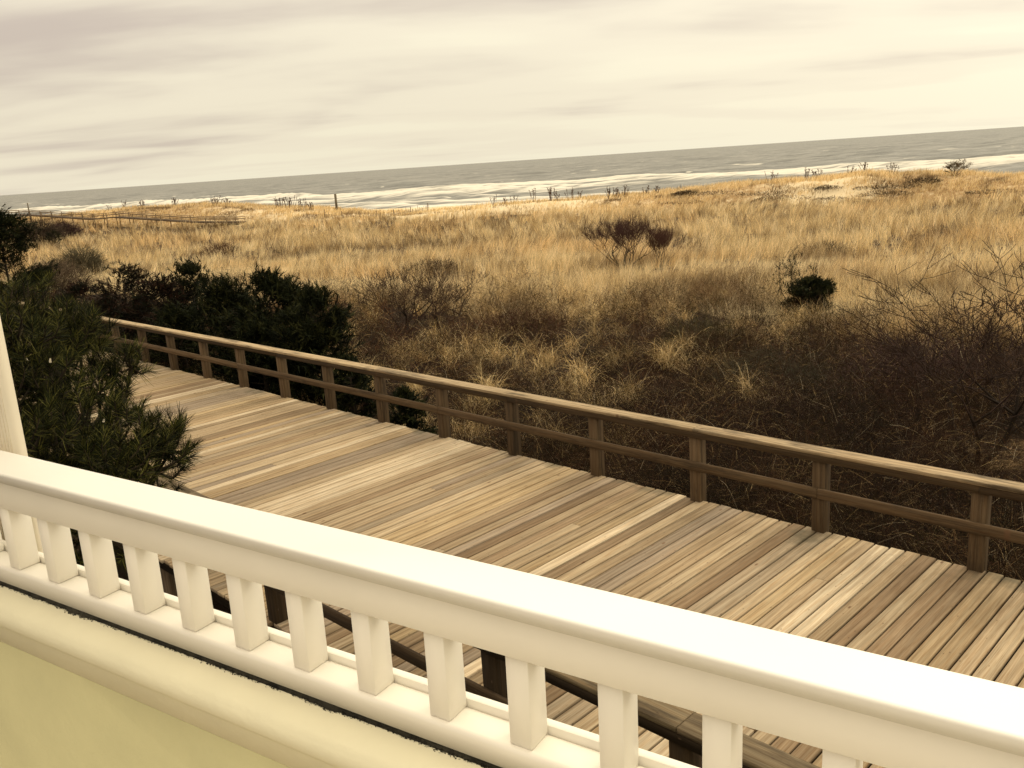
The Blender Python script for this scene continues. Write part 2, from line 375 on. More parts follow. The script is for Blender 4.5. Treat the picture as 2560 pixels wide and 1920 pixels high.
nb_ = n_(t, 'ShaderNodeTexNoise', inp={'Scale': 14, 'Detail': 6, 'Roughness': .7}); l.new(tcx.outputs['Object'], nb_.inputs['Vector'])
s1 = n_(t, 'ShaderNodeMath', operation='ADD'); l.new(a1.outputs['Fac'], s1.inputs[0])
s0 = n_(t, 'ShaderNodeMath', operation='MULTIPLY_ADD', inp={1: .9, 2: -.45}); l.new(na_.outputs[0], s0.inputs[0]); l.new(s0.outputs[0], s1.inputs[1])
s2 = n_(t, 'ShaderNodeMath', operation='MULTIPLY_ADD', inp={1: .7, 2: -.35}); l.new(nb_.outputs[0], s2.inputs[0])
s3 = n_(t, 'ShaderNodeMath', operation='ADD'); l.new(s1.outputs[0], s3.inputs[0]); l.new(s2.outputs[0], s3.inputs[1])
rp = n_(t, 'ShaderNodeValToRGB'); l.new(s3.outputs[0], rp.inputs[0])
ee = rp.color_ramp.elements; ee[0].position = .30; ee[0].color = (.55, .44, .28, 1); ee[1].position = .85; ee[1].color = (.022, .013, .007, 1)
q = ee.new(.5); q.color = (.30, .19, .085, 1)
l.new(rp.outputs[0], b.inputs['Base Color']); b.inputs['Roughness'].default_value = .95; b.inputs['Specular IOR Level'].default_value = .1
bp = n_(t, 'ShaderNodeBump', inp={'Strength': .8, 'Distance': .05}); l.new(nb_.outputs[0], bp.inputs['Height']); l.new(bp.outputs[0], b.inputs['Normal'])
SAND0 = on_ground(2545, 1140)[:2]
S_, W_ = shore(X, Y)
lit = 1.35 - sstep(26, 36, S_) * .55                                     # leaf litter in the scrub, straw in the grass
bare = sstep(91, 94, S_) * (1 - .0 * S_)
lit = np.where(S_ > 91, np.interp(W_, [-20, 5, 12, 20, 36, 40, 60, 68, 90, 100], [.55, .5, .15, .5, .42, .1, .12, .3, .4, .5]), lit)
lit = np.where(S_ > 106, .0, lit)
lit = lit - .6 * sstep(.54, .72, fbm(X / 1.3, Y / 1.3, 44, 3)) * (1 - sstep(1.0, 3.2, np.hypot(X - SAND0[0], Y - SAND0[1])))   # bare sand by the big shrub
g = raw_mesh('ground', np.column_stack([X.ravel(), Y.ravel(), Z.ravel()]), grid_faces(len(rs), len(azs), True), gm, None, None, True, {'litter': lit.ravel()})
tag(g, kind='structure')

# ------------------------------------------------------------------ the sea
SEA = CZ - 9.5
azs = np.linspace(-55, 55, 1300) * math.pi / 180
rs = np.concatenate([np.linspace(165, 420, 300), np.geomspace(421, 1500, 200), np.geomspace(1520, 60000, 90)])
X, Y = polar(rs, azs); S_, W_ = shore(X, Y); Rr = np.hypot(X, Y)
h = np.zeros_like(X); wr = np.random.default_rng(3)
for k in range(16):
    lam = 5 * 1.22 ** k; amp = .012 * lam ** .72; th = SA + wr.normal(0, .5); ph = wr.uniform(0, 6.28)
    fade = np.clip(lam * 6 / np.maximum(Rr * .01, 1), 0, 1)
    h += amp * fade * np.sin((X * math.sin(th) + Y * math.cos(th)) * 2 * math.pi / lam + ph + 1.6 * fbm(X / (lam * 3), Y / (lam * 3), k, 2))
h *= np.clip(900 / Rr, .25, 1) * .8 + .2
# breakers: long-crested ridges, white where they have broken
wp = S_ + 16 * (fbm(W_ / 55.0, S_ / 400.0, 21, 3) - .5) * 2
foam = np.zeros_like(X)
def breaker(s0, width, height, seed, thr, wl):
    global h, foam
    q = wp - s0 + 10 * (fbm(W_ / (wl * .6), W_ * 0 + seed, seed, 3) - .5)
    act = sstep(thr, thr + .12, fbm(W_ / wl, W_ * 0 + 3.3, seed + 1, 2))
    crest = np.exp(-np.where(q > 0, q / 2.2, q / 5.0) ** 2)
    h += height * crest * (.45 + .55 * act) 
    wake = np.where(q > 0, np.exp(-(q / 1.4) ** 2), np.exp(-np.abs(q) / width)) * act
    foam = np.maximum(foam, wake)
breaker(318, 14, 1.8, 31, .30, 60)
breaker(288, 9, 1.3, 41, .36, 45)
breaker(262, 8, 1.1, 57, .38, 50)
breaker(224, 3, .9, 61, .46, 40)
breaker(203, 5, .6, 73, .34, 40)
breaker(193, 7, .35, 79, .10, 60)
breaker(345, 5, .9, 83, .62, 30)
breaker(430, 5, .8, 87, .66, 30)
breaker(560, 6, .8, 89, .68, 35)
foam = np.maximum(foam, .85 * (1 - sstep(183, 196, wp)))
# scattered whitecaps
wc = fbm(X / 9.0 + S_ / 40, Y / 5.0, 91, 3); foam = np.maximum(foam, .6 * sstep(.775, .83, wc) * (Rr > 300) * (Rr < 900))
h *= sstep(172, 200, S_) 
sm, t, b = new_mat('sea_water'); l = t.links
tcx = n_(t, 'ShaderNodeTexCoord'); fo = n_(t, 'ShaderNodeAttribute', attribute_name='foam')
mp = n_(t, 'ShaderNodeMapping'); mp.inputs['Rotation'].default_value = (0, 0, SA); mp.inputs['Scale'].default_value = (.035, .26, .2); l.new(tcx.outputs['Object'], mp.inputs[0])
fn = n_(t, 'ShaderNodeTexNoise', inp={'Scale': 1.0, 'Detail': 8, 'Roughness': .62, 'Distortion': .5}); l.new(mp.outputs[0], fn.inputs['Vector'])
fs = n_(t, 'ShaderNodeMath', operation='MULTIPLY_ADD', inp={1: 2.5, 2: -1.27}); l.new(fn.outputs[0], fs.inputs[0])
fa = n_(t, 'ShaderNodeMath', operation='ADD'); l.new(fo.outputs['Fac'], fa.inputs[0]); l.new(fs.outputs[0], fa.inputs[1])
fm = n_(t, 'ShaderNodeMapRange', inp={1: .34, 2: .80, 3: 0, 4: 1}); l.new(fa.outputs[0], fm.inputs[0])
fm2 = n_(t, 'ShaderNodeMath', operation='MULTIPLY'); l.new(fm.outputs[0], fm2.inputs[0])
fgt = n_(t, 'ShaderNodeMapRange', inp={1: .04, 2: .25, 3: 0, 4: 1}); l.new(fo.outputs['Fac'], fgt.inputs[0]); l.new(fgt.outputs[0], fm2.inputs[1])
mpc = n_(t, 'ShaderNodeMapping'); mpc.inputs['Rotation'].default_value = (0, 0, SA); mpc.inputs['Scale'].default_value = (.035, .12, .1); l.new(tcx.outputs['Object'], mpc.inputs[0])
cn = n_(t, 'ShaderNodeTexNoise', inp={'Scale': 1, 'Detail': 7, 'Roughness': .65}); l.new(mpc.outputs[0], cn.inputs['Vector'])
cr_ = n_(t, 'ShaderNodeValToRGB'); l.new(cn.outputs[0], cr_.inputs[0]); cr_.color_ramp.elements[0].position = .38; cr_.color_ramp.elements[1].position = .62
cr_.color_ramp.elements[0].color = (.10, .097, .085, 1); cr_.color_ramp.elements[1].color = (.20, .19, .165, 1)
b.inputs['Roughness'].default_value = .5; b.inputs['IOR'].default_value = 1.33; b.inputs['Specular IOR Level'].default_value = .22
mx = n_(t, 'ShaderNodeMix', data_type='RGBA'); l.new(fm2.outputs[0], mx.inputs[0]); l.new(cr_.outputs[0], mx.inputs[6]); mx.inputs[7].default_value = (.55, .51, .43, 1)
l.new(mx.outputs[2], b.inputs['Base Color'])
rr = n_(t, 'ShaderNodeMapRange', inp={3: .5, 4: .95}); l.new(fm2.outputs[0], rr.inputs[0]); l.new(rr.outputs[0], b.inputs['Roughness'])
bn = n_(t, 'ShaderNodeTexNoise', inp={'Scale': 1.6, 'Detail': 6}); mpb = n_(t, 'ShaderNodeMapping'); mpb.inputs['Rotation'].default_value = (0, 0, SA); mpb.inputs['Scale'].default_value = (.12, .4, .3); l.new(tcx.outputs['Object'], mpb.inputs[0]); l.new(mpb.outputs[0], bn.inputs['Vector'])
bp = n_(t, 'ShaderNodeBump', inp={'Strength': 1.0, 'Distance': 1.1}); l.new(bn.outputs[0], bp.inputs['Height']); l.new(bp.outputs[0], b.inputs['Normal'])
sea = raw_mesh('sea', np.column_stack([X.ravel(), Y.ravel(), (h + SEA).ravel()]), grid_faces(len(rs), len(azs)), sm, None, None, True, {'foam': foam.ravel()})
tag(sea, kind='structure')

# ------------------------------------------------------------------ boardwalk
PAL0 = np.array([(.305, .225, .135)])
PAL = .12 * PAL0 + .83 * np.array([(.34, .245, .135), (.39, .29, .165), (.29, .205, .11), (.235, .155, .08), (.19, .12, .06), (.33, .23, .115), (.52, .41, .26), (.26, .195, .13), (.31, .235, .145), (.36, .255, .125)])
PAL = .94 * PAL; PAL = .80 * PAL + .20 * PAL.mean(1, keepdims=True) * np.array([1.06, 1.0, .90])
pitch = .0375 * HD; gap = .018
NE, FE = .900 * HD, 2.100 * HD
mb = MB(); k = 0; pr = random.Random(5)
t0 = -7.0; run = None
while t0 < 44:
    c = PAL[pr.choices(range(10), (14, 14, 13, 10, 6, 9, 8, 9, 10, 7))[0]] * pr.uniform(.86, 1.12)
    if run is not None and pr.random() < .30: c = run * pr.uniform(.95, 1.05)
    run = c
    z = pr.uniform(-.003, .003); e0 = NE + pr.uniform(-.015, .02); e1 = FE + pr.uniform(-.013, .013)
    ww = pitch - gap + pr.uniform(-.002, .002)
    if pr.random() < .10:
        j = pr.uniform(NE + .8, FE - .8)
        mb.box(-t0 - ww, -t0, e0, j - .002, z - .038, z, c, pr.uniform(0, 90), .003)
        c2 = PAL[pr.randrange(10)] * pr.uniform(.9, 1.1)
        mb.box(-t0 - ww, -t0, j + .002, e1, z - .038, z, c2, pr.uniform(0, 90), .003)
    else: mb.box(-t0 - ww, -t0, e0, e1, z - .038, z, c, pr.uniform(0, 90), .004)
    t0 += pitch
DW = mb.build('boardwalk', M_PLANK, None, DECK); tag(DW, kind='structure')
mb = MB()
for n in np.linspace(NE + .15, FE - .12, 6): mb.box(-44, 7, n, n + .05, -.29, -.050, (.03, .022, .014), n)  # near-black colour stands in for shade seen through the plank gaps
fr = mb.build('boardwalk_joists', M_RAILX, None, DECK); tag(fr, kind='structure')
mb = MB()
for t in np.arange(-5, 44, 2.9):
    for n in (NE + .30, (NE + FE) / 2, FE - .30): mb.box(-t - .1, -t + .1, n - .1, n + .1, -1.9, -.295, (.11, .08, .05), t + n)
fr = mb.build('boardwalk_piles', M_POSTZ, None, DECK); tag(fr, kind='structure')

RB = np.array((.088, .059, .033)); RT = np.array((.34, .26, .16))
def timber_railing(name, label, n0, front, ts, tmin, tmax, dark=1.0, seed=1):
    """n0: front face of the posts; front=-1 when the boards sit on the camera side"""
    q = random.Random(seed)
    root = empty(name, (0, 0, 0), label, 'railing', None, DECK)
    pw = .0345 * HD
    for t in ts:
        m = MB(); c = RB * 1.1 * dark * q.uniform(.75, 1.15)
        lx = q.uniform(-.004, .004)
        m.box(-t + lx, -t + pw + lx, n0, n0 + pw * .98, -.32, .195 * HD, c, q.uniform(0, 50), .004)
        m.build('post', M_POSTZ, root, DECK)
    # rails run in lengths that butt on the posts
    sp = .3765 * HD
    def lengths(off, step):
        xs = [tmin]; 
        for i, t in enumerate(ts):
            if i % step == off and tmin + 1 < t - pw / 2 < tmax - 1: xs.append(t - pw / 2)
        xs.append(tmax); return sorted(xs)
    zc = .224 * HD
    a0, a1 = (n0 - .028, n0 + .155) if front < 0 else (n0 - .02, n0 + .163)
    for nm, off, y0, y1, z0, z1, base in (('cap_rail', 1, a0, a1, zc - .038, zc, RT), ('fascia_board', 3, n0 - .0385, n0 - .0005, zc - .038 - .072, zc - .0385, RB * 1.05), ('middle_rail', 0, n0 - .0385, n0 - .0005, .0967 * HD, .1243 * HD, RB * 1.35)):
        if nm != 'cap_rail': y0, y1 = n0 - .030, n0 - .0008
        if nm == 'fascia_board': y0 += .012; 
        xs = lengths(off, 4)
        for i in range(len(xs) - 1):
            m = MB(); dz = q.uniform(-.004, .004)
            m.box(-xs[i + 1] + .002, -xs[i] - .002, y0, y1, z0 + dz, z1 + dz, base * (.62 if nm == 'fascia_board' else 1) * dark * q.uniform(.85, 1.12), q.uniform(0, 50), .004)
            m.build(nm, M_RAILX, root, DECK)
    return root
TS = [HD * v for v in (-.51, -.135, .2427, .6286, 1.0148, 1.3925, 1.7699, 2.1448, 2.5173, 2.8946, 3.2675, 3.6409, 4.0242, 4.4032, 4.7886, 5.1543, 5.535, 5.915, 6.295, 6.675, 7.055, 7.435, 7.815)]
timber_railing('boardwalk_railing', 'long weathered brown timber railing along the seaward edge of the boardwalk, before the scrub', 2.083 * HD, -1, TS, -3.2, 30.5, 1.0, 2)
timber_railing('boardwalk_railing', 'shadowed dark timber railing on the near boardwalk edge, seen through the white balusters', .905 * HD, 1, [HD * v for v in (.2627, .6486, 1.0348, 1.4125, 1.7699, 2.1648, 2.5373, 2.9146, 3.2875)], -1.0, 12.6, .42, 3)  # shade from the house is multiplied into this railing's timber colour

# ------------------------------------------------------------------ white balustrade, parapet, column
hz_ = HR
root = empty('balustrade', (0, 0, 0), 'white painted balustrade with square balusters across the foreground', 'balustrade', None, HOUSE)
X0, X1 = -4.6 * hz_ * 1.0, 2.4
def rounded(y0, y1, z0, z1, r, bottom=False):
    P = []
    def arc(cy, cz, a0, a1):
        for a in np.linspace(a0, a1, 6): P.append((cy + r * math.cos(a), cz + r * math.sin(a)))
    arc(y1 - r, z1 - r, 0, math.pi / 2); arc(y0 + r, z1 - r, math.pi / 2, math.pi)
    P.append((y0, z0)); P.append((y1, z0)); return P
m = MB(); m.prism(rounded(1.540 * hz_, 1.704 * hz_, -1.036 * hz_, -1.0 * hz_, .005), X0, X1); o = m.build('top_rail', M_WHITE, root, HOUSE)
m = MB(); m.box(X0, X1, 1.572 * hz_, 1.672 * hz_, -1.161 * hz_, -1.0363 * hz_, b=.0015); m.build('apron', M_WHITE2, root, HOUSE)
m = MB(); m.prism(rounded(1.574 * hz_, 1.6715 * hz_, -1.482 * hz_, -1.416 * hz_, .008), X0, X1); m.build('bottom_rail', M_WHITE2, root, HOUSE)
m = MB(); m.box(X0, X1, 1.6725 * hz_, 1.700 * hz_, -1.49 * hz_, -1.397 * hz_, b=.001); m.build('rear_lip', M_WHITE2, root, HOUSE)
tb = []
s0 = 3.137 * 1.59 / 1.506; st = .2349 * 1.59 / 1.506; wb = .0605 * 1.59 / 1.506
for i in range(-9, 19):
    tl = s0 - i * st                          # left edge of the front face
    x0 = -tl * hz_
    if x0 < X0 + .02 or x0 > X1 - .06: continue
    m = MB(); m.box(x0, x0 + wb * hz_, 1.588 * hz_, 1.667 * hz_, -1.4157 * hz_, -1.1613 * hz_, b=.0012); m.build('baluster', M_WHITE2, root, HOUSE)
# parapet wall under it
pw = empty('parapet_wall', (0, 0, 0), 'pale yellow stucco parapet wall with rounded ledge below the white balustrade', 'wall', None, HOUSE)
P = [(1.70, -1.487), (1.575, -1.496), (1.53, -1.504), (1.497, -1.517), (1.478, -1.535), (1.470, -1.557), (1.472, -1.58), (1.483, -1.597), (1.50, -1.606), (1.505, -1.606), (1.512, -1.625), (1.514, -1.70), (1.70, -1.70)]
m = MB(); m.prism([(a * hz_, c * hz_) for a, c in P], X0, X1, nx=1); o = m.build('ledge', M_LEDGE, pw, HOUSE)
for p in o.data.polygons: p.use_smooth = len(p.vertices) == 4
m = MB(); m.box(X0, X1, 1.516 * hz_, 1.72 * hz_, -8.6 * hz_, -1.7003 * hz_); m.build('wall_face', M_STUCCO_SHADED, pw, HOUSE)
# dirt and moss lodged in the joint below the bottom rail
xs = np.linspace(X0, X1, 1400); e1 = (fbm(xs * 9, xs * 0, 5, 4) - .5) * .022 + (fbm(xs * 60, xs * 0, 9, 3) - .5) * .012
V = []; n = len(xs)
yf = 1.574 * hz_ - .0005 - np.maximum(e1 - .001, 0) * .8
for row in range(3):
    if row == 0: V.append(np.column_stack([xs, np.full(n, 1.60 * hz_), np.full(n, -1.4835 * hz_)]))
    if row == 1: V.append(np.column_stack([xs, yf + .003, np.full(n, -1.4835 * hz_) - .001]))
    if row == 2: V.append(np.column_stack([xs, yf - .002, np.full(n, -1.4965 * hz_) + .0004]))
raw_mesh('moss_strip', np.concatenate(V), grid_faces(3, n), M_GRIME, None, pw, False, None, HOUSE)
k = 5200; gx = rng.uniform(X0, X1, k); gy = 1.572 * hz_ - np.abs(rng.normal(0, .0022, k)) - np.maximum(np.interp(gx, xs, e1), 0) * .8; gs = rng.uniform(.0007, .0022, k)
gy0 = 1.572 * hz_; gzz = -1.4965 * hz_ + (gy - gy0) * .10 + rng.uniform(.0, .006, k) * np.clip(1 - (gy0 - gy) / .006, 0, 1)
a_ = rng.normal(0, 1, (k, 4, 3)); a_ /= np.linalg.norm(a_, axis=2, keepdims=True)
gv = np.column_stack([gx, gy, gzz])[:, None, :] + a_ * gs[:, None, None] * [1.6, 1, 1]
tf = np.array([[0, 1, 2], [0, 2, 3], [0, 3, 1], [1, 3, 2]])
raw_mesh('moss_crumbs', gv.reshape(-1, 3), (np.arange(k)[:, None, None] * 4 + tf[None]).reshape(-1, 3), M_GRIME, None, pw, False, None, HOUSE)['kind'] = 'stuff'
# floor of the balcony behind the parapet
m = MB(); m.box(X0, X1, -1.2, 1.512 * hz_, -1.75, -1.62); o = m.build('balcony_floor', M_COLUMN, None, HOUSE); tag(o, kind='structure')
# column
na = 1.80 * hz_; q = hz_
cp = [(3.523, 1.80), (3.523, 1.843), (3.70, 1.93), (3.95, 1.93), (4.12, 1.843), (4.12, 1.80)]
croot = empty('column', (0, 0, 0), 'cream painted column with a fine fluted face at the left end of the white balustrade', 'column', None, HOUSE)
V = []; n = len(cp)
for z in (-3.0, 2.2): V += [(-a * q, c * q, z) for a, c in cp]
m = MB(); m.add(V, [(i, (i + 1) % n, n + (i + 1) % n, n + i) for i in range(n)]); m.build('shaft', M_COLUMN, croot, HOUSE)
m = MB()
for i in range(24):
    xx = -(3.545 + i * .0235) * q
    m.box(xx - .0045, xx, na - .0022, na - .0002, -1.0 * q - 1.5, 2.0, b=.0008)
m.build('fluting', M_COLUMN, croot, HOUSE)

# ------------------------------------------------------------------ plant builders
def strips(B, dirs, Ln, droop, wd, nseg, col, tip=.15, side=None):
    """curved tapering blades: base B, initial unit direction, length, droop, width -> verts, quads, cols"""
    n = len(B); u = np.linspace(0, 1, nseg + 1)
    P = B[:, None, :] + dirs[:, None, :] * (Ln[:, None] * u)[..., None]
    P[:, :, 2] -= (droop * Ln)[:, None] * u ** 2
    hd = dirs.copy(); hd[:, 2] = 0
    hn = np.linalg.norm(hd, axis=1, keepdims=True) + 1e-6; hd /= hn
    P += hd[:, None, :] * ((droop * Ln * .35)[:, None] * u ** 2)[..., None]
    if side is None:
        a = rng.uniform(0, 2 * np.pi, n); sd = np.column_stack([np.cos(a), np.sin(a), rng.normal(0, .2, n)])
        sd -= dirs * np.sum(sd * dirs, 1, keepdims=True); sd /= np.linalg.norm(sd, axis=1, keepdims=True) + 1e-9
    else: sd = side
    wu = 1 - (1 - tip) * u
    off = sd[:, None, :] * (wd[:, None] * .5 * wu[None, :])[..., None]
    V = np.stack([P - off, P + off], 2).reshape(-1, 3)
    base = (np.arange(n) * (nseg + 1) * 2)[:, None] + (np.arange(nseg) * 2)[None, :]
    Q = np.stack([base, base + 1, base + 3, base + 2], -1).reshape(-1, 4)
    C = np.repeat(col, (nseg + 1) * 2, 0)
    return V, Q, C
def join(parts):
    V = []; Q = []; C = []; k = 0
    for v, q, c in parts: V.append(v); Q.append(q + k); C.append(c); k += len(v)
    return np.concatenate(V), np.concatenate(Q), np.concatenate(C)
def tubes(S, sides=3):
    """S rows: x0 y0 z0 x1 y1 z1 r0 r1 -> open prisms"""
    S = np.asarray(S, float); a = S[:, :3]; b_ = S[:, 3:6]; d = b_ - a; d /= np.linalg.norm(d, axis=1, keepdims=True) + 1e-9
    ref = np.where(np.abs(d[:, 2:3]) < .9, np.array([[0, 0, 1.]]), np.array([[1., 0, 0]]))
    u = np.cross(d, ref); u /= np.linalg.norm(u, axis=1, keepdims=True) + 1e-9; v = np.cross(d, u)
    V = []
    for k in range(sides):
        t = 2 * math.pi * k / sides; o = u * math.cos(t) + v * math.sin(t)
        V.append(a + o * S[:, 6:7]); V.append(b_ + o * S[:, 7:8])
    V = np.stack(V, 1); n = len(S); base = (np.arange(n) * sides * 2)[:, None]
    k = np.arange(sides)[None, :]; kk = (k + 1) % sides
    Q = np.stack([base + 2 * k, base + 2 * kk, base + 2 * kk + 1, base + 2 * k + 1], -1).reshape(-1, 4)
    return V.reshape(-1, 3), Q
def unit(v): 
    v = np.asarray(v, float); return v / (np.linalg.norm(v) + 1e-9)
def grow(p, d, ln, r, depth, q, out, spread=.6, upb=.15, wig=.25, nseg=3, kids=(2, 4), shrink=.72, twig=None):
    for s in range(nseg):
        d = unit(d + np.array([q.gauss(0, wig), q.gauss(0, wig), q.gauss(0, wig * .6) + upb]) * .6)
        r1 = r * .86; e_ = p + d * ln / nseg
        out.append((*p, *e_, r, r1)); p = e_; r = r1
        if depth > 0 and s > 0 and q.random() < .6:
            dd = unit(d + np.array([q.gauss(0, spread), q.gauss(0, spread), q.gauss(0, spread * .6) + upb]))
            grow(p, dd, ln * shrink * q.uniform(.6, 1), r * .6, depth - 1, q, out, spread, upb, wig, nseg, kids, shrink)
    if depth > 0:
        for _ in range(q.randint(*kids)):
            dd = unit(d + np.array([q.gauss(0, spread), q.gauss(0, spread), q.gauss(0, spread * .5) + upb]))
            grow(p, dd, ln * shrink * q.uniform(.7, 1.1), r * .7, depth - 1, q, out, spread, upb, wig, nseg, kids, shrink)

# ------------------------------------------------------------------ dry grass
GOLD = np.array([(.78, .585, .30), (.85, .665, .37), (.63, .45, .215), (.39, .262, .115), (.89, .725, .45)])
BRWN = np.array([(.12, .072, .034), (.16, .10, .048), (.085, .052, .026), (.20, .125, .06)])
def pick(P, n, var=.14):
    c = P[rng.integers(0, len(P), n)]; return c * rng.uniform(1 - var, 1 + var, (n, 1))
def polar_pts(n, r0, r1, a0, a1):
    r = np.exp(rng.uniform(math.log(r0), math.log(r1), n)); a = rng.uniform(rad(a0), rad(a1), n)
    return r * np.sin(a), r * np.cos(a), r
def field():
    nt_ = 80000
    x, y, r = polar_pts(nt_, 17, 200, -38, 38)
    s, wv = shore(x, y)
    edge = 30 + 5 * (fbm(x / 6, y / 6, 17, 3) - .5) * 2 - 5.5 * sstep(4, 14, x) * (1 - sstep(30, 45, y)) + 4 * sstep(-8, -20, x)
    patch = fbm(x / 5.0, y / 5.0, 23, 4)
    keep = (s > edge - 1.5) & (s < 91.5) & (rng.random(nt_) < .45 + .55 * sstep(.30, .46, patch))
    x, y, r, s, patch = x[keep], y[keep], r[keep], s[keep], patch[keep]; nt_ = len(x)
    tone = fbm(x / 2.6, y / 2.6, 71, 4); red = fbm(x / 8, y / 8, 77, 3)
    br = np.clip(sstep(.47, .66, tone) * .85 + rng.normal(0, .27, nt_), 0, 1)[:, None]
    tc_ = pick(GOLD, nt_, .22) * (1 - br) + pick(BRWN, nt_, .25) * br
    rd = sstep(.56, .70, red)[:, None] * .4; tc_ = tc_ * (1 - rd) + tc_ * [1.0, .84, .68] * rd
    pale = sstep(.51, .64, fbm(x / 11, y / 4.5, 79, 3)) * sstep(64, 44, s)
    tc_ = tc_ * (1 - .8 * pale[:, None]) + np.array([.86, .70, .42]) * .8 * pale[:, None] * rng.uniform(.8, 1.1, (nt_, 1))
    hgt = (.80 + 1.0 * fbm(x / 3, y / 3, 41, 3)) * rng.uniform(.6, 1.3, nt_) * (1 - .45 * pale) * (1 - .25 * br[:, 0])
    la = 2 * np.pi * fbm(x / 9, y / 9, 33, 2)
    lean = np.column_stack([np.sin(la) * .14 + .08, np.cos(la) * .14 + .04]) + rng.normal(0, .12, (nt_, 2))
    k = 9; I = np.repeat(np.arange(nt_), k); n = len(I)
    rad_ = (.03 + .0006 * r)[I]
    bx = x[I] + rng.normal(0, 1, n) * rad_; by = y[I] + rng.normal(0, 1, n) * rad_
    d = np.column_stack([lean[I, 0] + rng.normal(0, .15, n), lean[I, 1] + rng.normal(0, .15, n), np.ones(n)]); d /= np.linalg.norm(d, axis=1, keepdims=True)
    Ln = hgt[I] * rng.uniform(.55, 1.15, n); col = tc_[I] * rng.uniform(.72, 1.22, (n, 1))
    wd = np.maximum(.006, r[I] * .00036) * rng.uniform(.6, 1.4, n)
    return strips(np.column_stack([bx, by, ground_z(bx, by) - .03]), d, Ln, rng.uniform(.05, .45, n), wd, 3, col)
def dune_grass():
    n = 150000
    a = rng.uniform(rad(-36), rad(36), n); s = rng.uniform(91.5, 107, n)
    r = s / np.cos(SA - a); x, y = r * np.sin(a), r * np.cos(a); s, wv = shore(x, y)
    den = np.interp(wv, [-20, 5, 8, 12, 17, 22, 36, 42, 58, 66, 72, 88, 95, 115, 150], [.95, .95, .8, .45, .6, .85, .6, .22, .22, .45, .7, .55, .8, .8, .8])
    den = np.where(s > 97.5, np.maximum(den, np.interp(wv, [0, 30, 36, 45, 62, 75], [.95, .9, .4, .15, .25, .8])), den)
    den = den * (.12 + sstep(.36, .54, fbm(x / 1.6, y / 1.6, 51, 4)) * 1.3)
    keep = rng.random(n) < den
    x, y, r, s = x[keep], y[keep], r[keep], s[keep]; n = len(x); z = ground_z(x, y)
    d = np.column_stack([.15 + rng.normal(0, .2, n), rng.normal(0, .2, n), np.ones(n)]); d /= np.linalg.norm(d, axis=1, keepdims=True)
    tone = fbm(x / 2.5, y / 2.5, 61, 3)
    col = pick(GOLD, n) * .95; br = (sstep(.46, .62, tone) * (.9 - .6 * sstep(98, 101, s)))[:, None]
    col = col * (1 - br) + pick(BRWN, n) * br
    return strips(np.column_stack([x, y, z - .03]), d, rng.uniform(.3, .85, n) * (1 - .45 * br[:, 0]), rng.uniform(.05, .5, n), r * .00045 * rng.uniform(.7, 1.4, n), 3, col)
V, Q, C = join([field(), dune_grass()])
o = raw_mesh('beach_grass', V, Q, M_GRASS, C); tag(o, 'tall golden dry beach grass covering the dunes between the scrub and the sea', 'grass', None, 'stuff')

